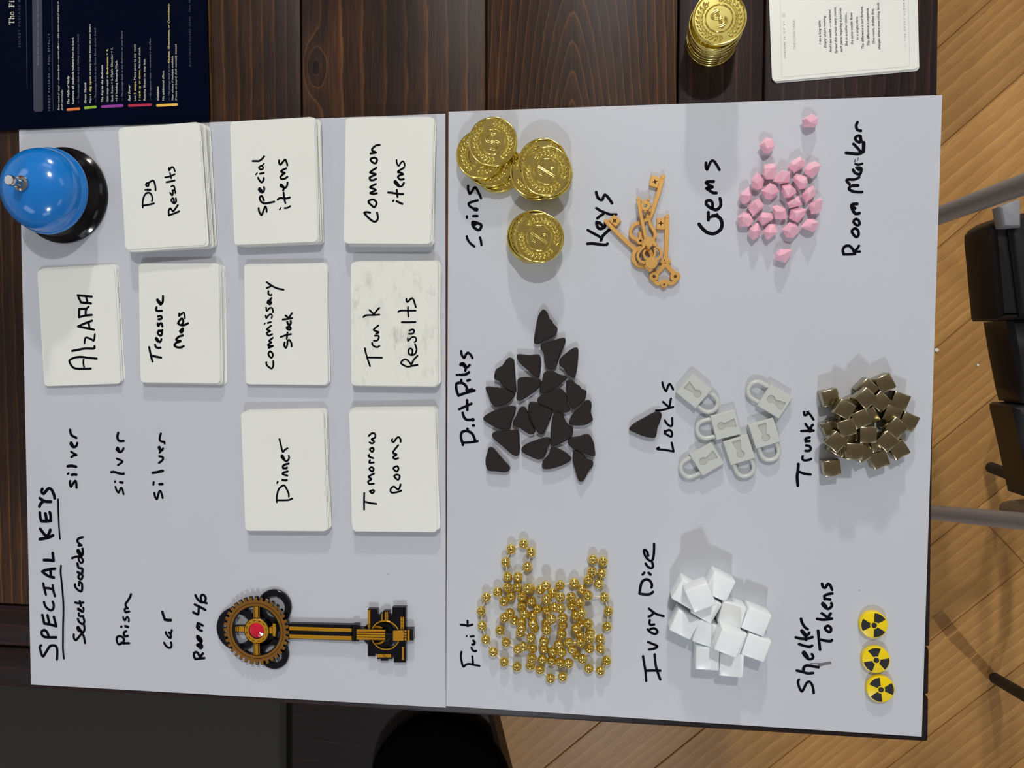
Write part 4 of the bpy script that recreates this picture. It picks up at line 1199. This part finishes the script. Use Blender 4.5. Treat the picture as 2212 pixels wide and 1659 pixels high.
# ------------------------------------------------------------------ dark brown dirt pieces
DIRT = '''835,110 800,160 780,250 760,370 765,405 800,412 840,385 920,350 960,310 963,265 930,235 918,205 895,185 880,140 860,115
1010,350 950,365 880,385 820,410 820,450 845,490 850,560 870,610 900,630 940,615 965,580 985,500 1015,440 1035,385 1030,355
1115,433 1080,450 1040,480 985,530 975,570 990,600 1020,620 1045,665 1080,690 1110,700 1125,660 1138,580 1145,480 1138,440
615,500 640,490 690,497 735,500 790,492 815,510 825,560 820,640 805,695 775,690 720,640 650,580 620,540
555,517 525,540 490,590 440,620 422,670 425,710 465,725 490,760 520,790 600,825 612,800 605,700 597,590 590,540
345,780 375,768 470,780 530,795 590,825 600,850 570,890 520,925 450,945 420,940 390,900 370,840
620,715 650,690 720,688 780,700 822,712 820,760 780,810 720,850 660,890 630,895 610,870 622,800
845,655 880,635 930,640 980,665 1035,680 1045,705 1010,735 965,775 900,805 840,832 815,820 808,770 830,720
990,785 940,795 900,815 850,830 800,860 788,890 810,920 870,945 920,970 1010,995 1070,985 1078,960 1055,920 1050,860 1030,820
1045,712 1090,715 1120,745 1155,765 1170,790 1210,805 1212,840 1195,890 1150,930 1100,968 1080,955 1060,890 1040,800 1035,740
1235,885 1205,890 1180,925 1120,975 1080,1020 1062,1070 1070,1095 1110,1105 1180,1105 1230,1090 1268,1060 1262,1030 1250,990 1258,940 1252,900
725,903 780,905 830,935 920,970 920,1000 905,1050 880,1110 850,1170 820,1180 780,1150 740,1060 710,960
655,940 685,945 705,980 735,1070 770,1140 770,1170 735,1182 690,1160 640,1125 585,1100 580,1070 610,1020 635,960
605,940 610,960 595,1010 575,1060 560,1130 500,1143 430,1120 360,1080 325,1050 345,1015 420,975 500,950 560,935
960,990 1010,1005 1030,1060 1065,1105 1100,1135 1090,1190 1050,1230 980,1265 930,1280 905,1260 903,1160 915,1060 930,1000
400,1180 430,1155 520,1150 600,1140 635,1165 640,1240 640,1350 605,1368 560,1340 480,1270 420,1220
895,1205 840,1210 760,1235 690,1265 652,1300 665,1335 730,1370 790,1395 830,1390 860,1350 880,1300 905,1250
905,1295 960,1300 1020,1325 1080,1375 1082,1400 1040,1430 950,1465 860,1480 830,1460 835,1410 870,1370 895,1330
1055,1225 1085,1205 1150,1195 1210,1175 1245,1190 1275,1250 1285,1310 1290,1360 1265,1368 1210,1345 1140,1320 1090,1300 1050,1255
1100,1320 1130,1320 1180,1350 1220,1390 1265,1405 1270,1450 1230,1500 1200,1560 1170,1588 1140,1570 1115,1490 1090,1390
375,1290 410,1295 450,1340 510,1410 555,1460 555,1490 520,1505 460,1500 420,1495 370,1490 350,1440 348,1380 365,1330
1825,983 1850,990 1858,1020 1840,1080 1820,1130 1808,1200 1770,1213 1690,1195 1620,1165 1578,1145 1578,1125 1620,1085 1700,1040 1780,995'''.split('\n')
def dirt():
    h = 0.0042
    cents = []
    for d in DIRT[:-1]:
        p = pts_of(d)
        cents.append((sum(a for a, b in p) / len(p), sum(b for a, b in p) / len(p)))
    rw = row_words(cents, 115)
    special = {0: 'dark brown dirt piece sticking out alone at the top of the heap', 20: 'dark brown dirt piece at the lower left corner of the heap'}
    for i, d in enumerate(DIRT):
        P = [(p.x, p.y) for p in crop(smooth_path(pts_of(d), True, 2), 960, 640, 3.95, h)]
        c = (sum(p[0] for p in P) / len(P), sum(p[1] for p in P) / len(P))
        P = [((x - c[0]) * 0.975, (y - c[1]) * 0.975) for x, y in P]
        mb = plate(MB(), P, 0.0, h, 0.0005)
        o = mb.build('dirt_piece', M['dirt'], smooth=40)
        o.location = (c[0], c[1], TOP + 0.0001)
        if i == len(DIRT) - 1:
            tag(o, 'lone dark brown dirt piece lying apart beside the word Locks', 'token', 'dirt pieces')
        else:
            tag(o, special.get(i, 'dark brown dirt piece in the heap, ' + row_phrase(rw[i])), 'token', 'dirt pieces')
dirt()

# ------------------------------------------------------------------ pink gems
GEMS = [('560,260 740,255 775,300 770,390 725,540 590,548 510,440', '552,338 735,325 560,470'), ('430,395 325,545 340,670 440,725 530,690 570,545 490,450', '430,600 450,500'),
 ('860,365 1030,395 1000,590 840,618 705,570 740,480', '888,390 1010,410 875,570'), ('1180,130 1280,230 1240,320 1070,440 960,330 1010,220', '1050,290 1200,190 1160,300'),
 ('1440,205 1540,295 1490,420 1380,530 1235,440 1240,350 1310,255', '1400,330 1330,380'), ('1105,425 1295,490 1310,590 1265,690 1155,718 1050,560 1045,490', '1150,560 1220,600'),
 ('650,580 770,630 840,740 690,885 570,860 495,720', '680,640 590,750 700,790'), ('1000,600 850,630 850,740 890,860 1000,858 1125,770 1100,700', '885,690 1035,675 975,830'),
 ('1400,615 1450,720 1440,800 1270,955 1180,800 1300,680', '1300,770 1390,700 1350,830'), ('310,635 140,770 115,860 200,965 290,930 370,820', '180,800 340,810 310,700'),
 ('450,830 570,960 560,1010 370,1180 280,1050 280,960', '400,920 475,1030'), ('1150,800 1220,970 1100,1010 980,1035 930,930', '1070,870 1180,930 970,960'),
 ('1520,825 1560,880 1540,1060 1480,1130 1350,1140 1290,960', '1440,910 1410,1010'), ('790,960 925,1030 965,1180 930,1225 740,1225 680,990', '755,1075 865,1085'),
 ('1165,1000 1290,1050 1240,1170 1130,1285 970,1205 1005,1040', '1090,1100 1190,1090 1110,1200'), ('210,1060 320,1110 385,1240 300,1350 130,1345 85,1180', '200,1170 190,1250 270,1180'),
 ('520,1090 695,1105 730,1210 540,1335 420,1200', '600,1190 500,1170'), ('430,1260 470,1280 525,1420 470,1520 370,1590 280,1490 305,1370', '370,1420 450,1400'),
 ('630,1290 770,1285 800,1440 630,1575 580,1560 525,1420', '652,1445'), ('990,1250 1110,1290 1195,1400 1050,1550 930,1530 840,1385', '1020,1330 985,1430 1080,1330'),
 ('1270,1215 1400,1200 1490,1270 1440,1400 1390,1445 1160,1350', '1370,1285 1350,1350')]
LONE = [('655,182 700,195 713,240 680,285 640,285 608,235', '662,255 648,215', 'pink gem apart from the heap, just above its top left'), ('930,40 972,70 968,110 950,128 880,125 868,80', '922,98 900,70', 'pink gem farthest from the heap, up beside Room Marker'),
        ('740,858 815,860 815,885 775,948 705,928 710,885', '765,890 735,900', 'pink gem lying alone below the heap')]
def gems():
    cents = []
    for a, b in GEMS:
        p = pts_of(a)
        cents.append((sum(q[0] for q in p) / len(p), sum(q[1] for q in p) / len(p)))
    rw = row_words(cents, 150)
    rnd = random.Random(5)
    allg = [(a, b, 1580, 320, 7.9, 'pink faceted gem in the heap, ' + row_phrase(rw[i])) for i, (a, b) in enumerate(GEMS)] + [(a, b, 1420, 230, 2.793, l) for a, b, l in LONE]
    for a, b, x0, y0, s, label in allg:
        hm, ht = 0.0042, 0.0092
        S = crop(a, x0, y0, s, hm)
        K = crop(b, x0, y0, s, ht)
        c = sum(S, Vector()) / len(S)
        bm = bmesh.new()
        for p in S:
            d = (p - c) * 0.955
            bm.verts.new((d.x, d.y, hm + rnd.uniform(-0.0008, 0.0006)))
            bm.verts.new((d.x * 0.62, d.y * 0.62, 0.0))
        for i, p in enumerate(K):
            d = (p - c) * 0.95
            bm.verts.new((d.x, d.y, ht - 0.0006 * i))
        r = bmesh.ops.convex_hull(bm, input=bm.verts)
        loose = [v for v in bm.verts if not v.link_faces]
        bmesh.ops.delete(bm, geom=loose, context='VERTS')
        es = [e for e in bm.edges if len(e.link_faces) == 2 and e.calc_face_angle(0) > R(14)]
        bmesh.ops.bevel(bm, geom=es, offset=0.00028, segments=2, profile=0.6, affect='EDGES', clamp_overlap=True)
        zmin = min(v.co.z for v in bm.verts)
        for v in bm.verts:
            v.co.z -= zmin
        me = bpy.data.meshes.new('gem')
        bm.to_mesh(me)
        bm.free()
        me.materials.append(M['gem'])
        o = link('gem', me)
        o.location = (c.x, c.y, TOP + 0.0001)
        tag(o, label, 'gem', 'pink gems')
gems()

# ------------------------------------------------------------------ grey padlocks
def locks():
    x0, y0, s = 1455, 795, 6.507
    B, TH = 0.0160, 0.0052
    # local: body centred on the origin, shackle towards +y
    key = []
    for i in range(21):
        a = R(-62 + 304 * i / 20)
        key.append((0.0026 * math.cos(a), 0.0028 + 0.0026 * math.sin(a)))
    key += [(-0.0029, -0.0058), (-0.0023, -0.0063), (0.0023, -0.0063), (0.0029, -0.0058)]
    body = plate(MB(), [(-B / 2, -B / 2), (B / 2, -B / 2), (B / 2, B / 2), (-B / 2, B / 2)], 0, TH, 0.0003, [key], depth=0.0009).mesh('body', [M['lock']], smooth=None)
    hole = MB().prism(key, TH - 0.0009, TH - 0.0007).mesh('keyhole', [M['keyhole']], smooth=None)
    zc = 0.0027
    path = [(-0.0058, B / 2 - 0.0004, zc), (-0.0058, B / 2 + 0.004, zc)]
    path += [(0.0058 * math.cos(R(180 - 15 * k)), B / 2 + 0.0045 + 0.0056 * math.sin(R(15 * k)), zc) for k in range(1, 12)]
    path += [(0.0058, B / 2 + 0.004, zc), (0.0058, B / 2 - 0.0004, zc)]
    shackle = MB().tube(path, 0.00145, 12).mesh('shackle', M['lock'], smooth=50)
    rows = [((287, 323), (420, 433), 'grey padlock whose corner touches the word Locks'), ((1425, 470), (1277, 380), 'grey padlock highest on the right of the group, shackle up and left'),
            ((732, 801), (567, 842), 'grey padlock in the middle of the group, shackle to the left'), ((1279, 917), (1330, 1078), 'grey padlock under the upper right one, shackle downwards'),
            ((922, 1150), (975, 1308), 'grey padlock lowest in the middle of the group, shackle downwards'), ((470, 1280), (325, 1364), 'grey padlock at the lower left of the group, shackle left')]
    for cpx, e, label in rows:
        c, m = at(x0 + cpx[0] / s, y0 + cpx[1] / s, TH), at(x0 + e[0] / s, y0 + e[1] / s, TH)
        d = m - c
        t = thing('padlock', label, 'padlock', (c.x, c.y, TOP + 0.0001), 'grey padlocks')
        t.rotation_euler = (0, 0, math.atan2(d.y, d.x) - math.pi / 2)
        link('body', body, t)
        link('shackle', shackle, t)
        link('keyhole', hole, t)
locks()

# ------------------------------------------------------------------ cubes
def cube_mesh(name, a, bev, seg, m):
    return MB().box(-a / 2, a / 2, -a / 2, a / 2, 0, a).mesh(name, m, smooth=40, bevel=(bev, seg))
def trunks():
    a = 0.0101
    me = cube_mesh('metal_cube', a, 0.0007, 2, M['trunk'])
    rows = [(205, 400, -14, 0), (745, 268, 43, 0), (1003, 190, -26, 0), (726, 412, 45, 1), (935, 460, 42, 0), (1222, 450, 20, 0), (413, 572, 27, 1), (560, 490, -25, 0), (648, 710, -24, 1), (770, 680, -28, 0), (1112, 640, 20, 0), (1348, 752, 24, 0),
            (1168, 843, 43, 1), (445, 842, -19, 1), (225, 852, -26, 0), (752, 946, -1, 1), (1035, 1038, 45, 1), (288, 1048, 43, 1), (500, 985, 14, 0), (553, 1188, 0, 1), (690, 1200, -27, 0), (905, 1065, -18, 0), (1208, 1162, -32, 0), (922, 1307, -21, 0), (228, 1433, -8, 0), (330, 1130, 30, 0), (400, 690, 10, 0), (1150, 900, 40, 0)]
    rows[-1] = (1130, 885, 25, 0)
    rows[-2] = (440, 730, 20, 0)
    lo = [i for i, r in enumerate(rows) if r[3] == 0]
    hi = [i for i, r in enumerate(rows) if r[3] == 1]
    rl, rh = row_words([rows[i][:2] for i in lo], 170), row_words([rows[i][:2] for i in hi], 170)
    special = {24: 'bronze metal cube standing apart below the pile', 0: 'bronze metal cube at the upper left corner of the pile', 2: 'bronze metal cube at the very top of the pile, bright upper edge', 23: 'bronze metal cube lowest in the middle of the pile'}
    for i, (x, y, ang, lv) in enumerate(rows):
        h = a * (lv + 1) + 0.00002 * lv
        c = at(1765 + x / 6.773, 800 + y / 6.773, h)
        o = link('metal_cube', me)
        o.location = (c.x, c.y, TOP + 0.0001 + h - a)
        o.rotation_euler = (0, 0, R(-ang))
        lab = special.get(i) or ('bronze cube in the upper layer, ' + row_phrase(rh[hi.index(i)]) if lv else 'bronze cube in the lower layer, ' + row_phrase(rl[lo.index(i)]))
        tag(o, lab, 'cube', 'bronze cubes under the word Trunks')
trunks()
def dice():
    a = 0.0150
    me = cube_mesh('blank_die', a, 0.0011, 3, M['dice'])
    rows = [(738, 308, 24.5, 0, 'white blank die farthest up in the heap, at its top right'), (283, 412, 29, 0, 'white blank die at the top left of the heap, half under the stacked one'), (470, 460, -24, 1, 'white blank die stacked on top at the upper end of the heap'),
            (545, 605, 28, 0, 'white blank die hidden under the upper stacked die'), (245, 832, 24, 0, 'white blank die at the left edge of the heap'), (555, 962, 17, 0, 'white blank die in the middle of the heap, left of the lower stacked one'),
            (903, 700, 15, 0, 'white blank die in the middle of the heap, above the lower stacked one'), (1240, 790, 20, 0, 'white blank die at the right edge of the heap, the upper of two'), (1240, 1150, 18, 0, 'white blank die at the right edge of the heap, the lower of two'),
            (868, 1085, 20, 1, 'white blank die stacked on top in the middle of the heap'), (905, 1045, 18, 0, 'white blank die almost hidden under the lower stacked die'), (563, 1300, 1, 0, 'white blank die at the bottom of the heap, the left of two'), (898, 1392, 2, 0, 'white blank die at the very bottom of the heap, the right of two')]
    for x, y, ang, lv, label in rows:
        h = a * (lv + 1) + 0.00002 * lv
        c = at(1440 + x / 6.38, 1220 + y / 6.38, h)
        o = link('blank_die', me)
        o.location = (c.x, c.y, TOP + 0.0001 + h - a)
        o.rotation_euler = (0, 0, R(-ang))
        tag(o, label, 'die', 'white blank dice')
dice()

# ------------------------------------------------------------------ shelter tokens
def tokens():
    x0, y0, s = 1830, 1300, 6.915
    h, r = 0.0040, 0.0086
    for (x, y), a0, label in (((402, 350), 60, 'yellow radiation token, uppermost of three in a column'), ((436, 872), 102, 'yellow radiation token, middle of three in a column'), ((505, 1312), 7, 'yellow radiation token, lowest of three in a column')):
        c = at(x0 + x / s, y0 + y / s, h)
        t = thing('shelter_token', label, 'token', (c.x, c.y, TOP + 0.0001), 'yellow radiation tokens')
        MB().lathe([(0, 0), (r - 0.0004, 0), (r, 0.0005), (r, h - 0.0008), (r - 0.0002, h - 0.0003), (r - 0.0008, h), (0, h)], 48).build('disc', M['yellow'], t)
        for k in range(3):
            p = []
            for i in range(9):
                a = R(a0 + 120 * k - 30 + 60 * i / 8)
                p.append((0.0078 * math.cos(a), 0.0078 * math.sin(a)))
            for i in range(5):
                a = R(a0 + 120 * k + 30 - 60 * i / 4)
                p.append((0.0025 * math.cos(a), 0.0025 * math.sin(a)))
            MB().prism(p, h + 0.00001, h + 0.00012).build('trefoil_blade', M['token_black'], t, smooth=None, label='black blade of the radiation sign')
        MB().prism(circle((0, 0), 0.0017, 24), h + 0.00001, h + 0.00012).build('trefoil_dot', M['token_black'], t, smooth=None)
tokens()

# ------------------------------------------------------------------ gold bead string
BEADS = '''450,590 388,680 590,725 497,775 650,805 800,650 745,820 600,880 420,920 620,1000 480,1045 900,970 740,945 1085,945 1035,1000 600,1200 715,1200 795,1320 805,1230 1040,1265 580,600 990,775 820,790
253,637 140,690 90,828 100,972 135,1110 210,1235 318,1335 447,1382 578,1370 675,1412 780,1498 902,1480 333,342 388,212 512,160 588,242 550,385 457,488 353,483 350,592
315,733 497,680 552,605 680,615 735,575 875,572 1015,548 1095,612 1155,675 1158,515 1192,435 1202,315 1305,335 1292,450 1262,555 1318,690 1358,830 1345,978 1278,1200 1275,1105 1340,1322 1277,1420 1160,1400 1098,1305
740,710 877,690 985,690 880,805 1075,745 375,850 320,895 520,860 490,940 490,1000 605,955 277,1018 338,1140 455,1208 510,1180 595,1300 585,1095 715,1130 740,1020 700,1310
790,910 900,895 890,1055 865,1160 965,1145 890,1240 995,1210 880,1340 960,1350 1030,870 1090,845 1155,950 1070,1070 1080,1140 1175,1045 1170,1100 1168,1200'''
def beads():
    x0, y0, s = 1020, 1140, 4.609
    r = 0.00330
    P = pts_of(BEADS.replace('\n', ' '))
    zs = []
    pos = []
    for x, y in P:
        p = at(x0 + x / s, y0 + y / s, r)
        z = r
        for q, qz in pos:
            d2 = (q.x - p.x) ** 2 + (q.y - p.y) ** 2
            if d2 < 4 * r * r * 1.001:
                z = max(z, qz + math.sqrt(max(4 * r * r * 1.01 - d2, 0)) * 1.0)
        z = min(z, 0.0165)
        p = at(x0 + x / s, y0 + y / s, z)
        pos.append((p, z))
    c = at(1180, 1330, 0)
    t = thing('bead_string', 'tangled string of shiny gold beads under the word Fruit', 'beads', (c.x, c.y, TOP + 0.0001))
    prof = [(r * math.sin(R(180 * i / 14)), -r * math.cos(R(180 * i / 14))) for i in range(15)]
    prof[0], prof[-1] = (0, -r), (0, r)
    me = MB().lathe(prof, 24).mesh('bead', M['bead_gold'], smooth=60)
    for p, z in pos:
        o = link('bead', me, t)
        o.location = (p.x - c.x, p.y - c.y, z)
        o.rotation_euler = (random.uniform(0, 3), random.uniform(0, 3), 0)
    chain = [(0, 0)]
    mb = MB()
    Q = [Vector((p.x - c.x, p.y - c.y, z)) for p, z in pos]
    used = [0] * len(Q)
    pairs = sorted((((Q[i] - Q[j]).length, i, j) for i in range(len(Q)) for j in range(i) if (Q[i] - Q[j]).length < 0.0118))
    for d, i, j in pairs:
        if used[i] < 2 and used[j] < 2:
            used[i] += 1
            used[j] += 1
            mb.tube([Q[i], Q[j]], 0.00034, 6, caps=False)
    mb.build('cord', M['cord'], t, smooth=60)
beads()

# ------------------------------------------------------------------ folding chair at the right
def ab(px, py, z):
    return at(px, py, z - TOP)
def chair():
    c = ab(2300, 800, 0)
    c.z = 0
    t = thing('folding_chair', 'folding chair with grey tube frame and black ribbed seat beside the table', 'chair', c)
    def tube(name, pts, r, m, seg=16):
        P = [Vector(p) - c for p in pts]
        mb = MB()
        mb.tube(P, r, seg)
        return mb.build(name, M[m], t, smooth=60)
    a, b = ab(2030, 465, 0.40), ab(2212, 398, 0.53)
    d = b - a
    tube('frame_tube', [a - d * 0.25, a, b, b + d * 0.4], 0.0095, 'steel')
    a2, b2 = ab(2013, 1107, 0.30), ab(2212, 1126, 0.47)
    d2 = b2 - a2
    tube('frame_tube', [a2 - d2 * 0.25, a2, b2, b2 + d2 * 0.5], 0.0088, 'steel')
    # bracket between tube and seat
    def slab(name, px, z0, z1, m, bev=0.003):
        P = [ab(x, y, z1) for x, y in px]
        mb = MB()
        plate(mb, [(p.x - c.x, p.y - c.y) for p in P], z0, z1, bev)
        return mb.build(name, M[m], t, smooth=45)
    slab('bracket', [(2160, 446), (2168, 490), (2206, 490), (2206, 430), (2180, 436)], 0.455, 0.47, 'steel', 0.002)
    slab('seat_panel', [(2150, 480), (2170, 466), (2330, 440), (2370, 690), (2160, 690), (2157, 684), (2141, 510), (2141, 492)], 0.40, 0.455, 'black_plastic', 0.006)
    slab('seat_panel', [(2200, 462), (2320, 440), (2350, 684), (2206, 684), (2185, 520), (2180, 480)], 0.4555, 0.462, 'black_plastic', 0.004)
    slab('hinge', [(2160, 694), (2212, 690), (2212, 705), (2163, 708)], 0.405, 0.425, 'black_plastic', 0.001)
    slab('seat_panel', [(2179, 692), (2360, 690), (2380, 872), (2214, 872), (2206, 840), (2190, 760)], 0.40, 0.45, 'black_plastic', 0.005)
    slab('hinge', [(2189, 858), (2230, 856), (2230, 872), (2192, 873)], 0.405, 0.425, 'black_plastic', 0.001)
    slab('seat_panel', [(2193, 880), (2200, 876), (2380, 874), (2390, 1080), (2235, 1080), (2205, 940), (2193, 890)], 0.40, 0.45, 'black_plastic', 0.005)
    e, f = ab(2141, 1010, 0.011), ab(2320, 1078, 0.30)
    tube('leg', [e, ab(2212, 1037, 0.105), f], 0.0085, 'rubber')
    g, k = ab(2149, 1465, 0.011), ab(2330, 1570, 0.30)
    tube('leg', [g, ab(2212, 1502, 0.105), k], 0.0085, 'rubber')
    tube('crossbar', [f, f * 0.5 + k * 0.5, k], 0.0085, 'rubber')
    u = b2 + d2 * 0.5
    tube('crossbar', [u, Vector((u.x, (u.y + f.y) / 2, (u.z + f.z) / 2)), f], 0.0085, 'steel')
    v = b + d * 0.4
    tube('crossbar', [v, v * 0.5 + u * 0.5, u], 0.0088, 'steel')
chair()

# ------------------------------------------------------------------ furniture at the near side
def seat_piece(name, label, cat, px, z, th, m, leg_m, bev, legs=0.03, inset_=0.86):
    P = [ab(x, y, z) for x, y in px]
    c = sum(P, Vector()) / len(P)
    t = thing(name, label, cat, (c.x, c.y, 0))
    Q = [(p.x - c.x, p.y - c.y) for p in P]
    mb = MB()
    plate(mb, Q, z - th, z, bev)
    mb.build('seat', M[m], t, smooth=40, bevel=None)
    for q in Q:
        l = Vector((q[0] * inset_, q[1] * inset_))
        MB().box(l.x - legs / 2, l.x + legs / 2, l.y - legs / 2, l.y + legs / 2, 0, z - th).build('leg', M[leg_m], t, bevel=(0.002, 1))
    return t
seat_piece('wooden_stool', 'dark wooden stool pushed under the near edge of the table', 'stool', [(624, 1440), (1036, 1440), (1150, 1900), (624, 1900)], 0.45, 0.035, 'dark_wood_x', 'dark_wood_x', 0.004, inset_=0.42)
seat_piece('ottoman', 'charcoal grey upholstered bench at the near left below the table', 'bench', [(-420, 1400), (614, 1400), (614, 1950), (-420, 1950)], 0.44, 0.12, 'grey_fabric', 'dark_wood', 0.006)
cc = ab(945, 1718, 0.478)
o = MB().lathe([(0, 0), (0.072, 0), (0.0775, 0.006), (0.078, 0.014), (0.0755, 0.022), (0.066, 0.0265), (0, 0.0275)], 64).build('round_cushion', mat('black_padding', srgb(3, 3, 4), 0.9, spec=0.05))
o.location = (cc.x, cc.y, 0.4502)
tag(o, 'round black padded disc lying on the dark wooden stool', 'cushion')
# crumbs on the floor
for k, (x, y, lab) in enumerate(((2023, 756, 'larger white crumb on the floor close to the table edge'), (2113, 788, 'smaller white crumb on the floor away from the table edge'))):
    p = ab(x, y, 0.002)
    bm = bmesh.new()
    bmesh.ops.create_icosphere(bm, subdivisions=1, radius=0.0035 if k == 0 else 0.0022)
    rr = random.Random(k)
    for v in bm.verts:
        v.co *= rr.uniform(0.7, 1.2)
        v.co.z *= 0.5
    z0 = min(v.co.z for v in bm.verts)
    me = bpy.data.meshes.new('crumb')
    bm.to_mesh(me)
    bm.free()
    me.materials.append(M['card'])
    o = link('crumb', me)
    o.location = (p.x, p.y, 0.0003 - z0)
    tag(o, lab, 'crumb')
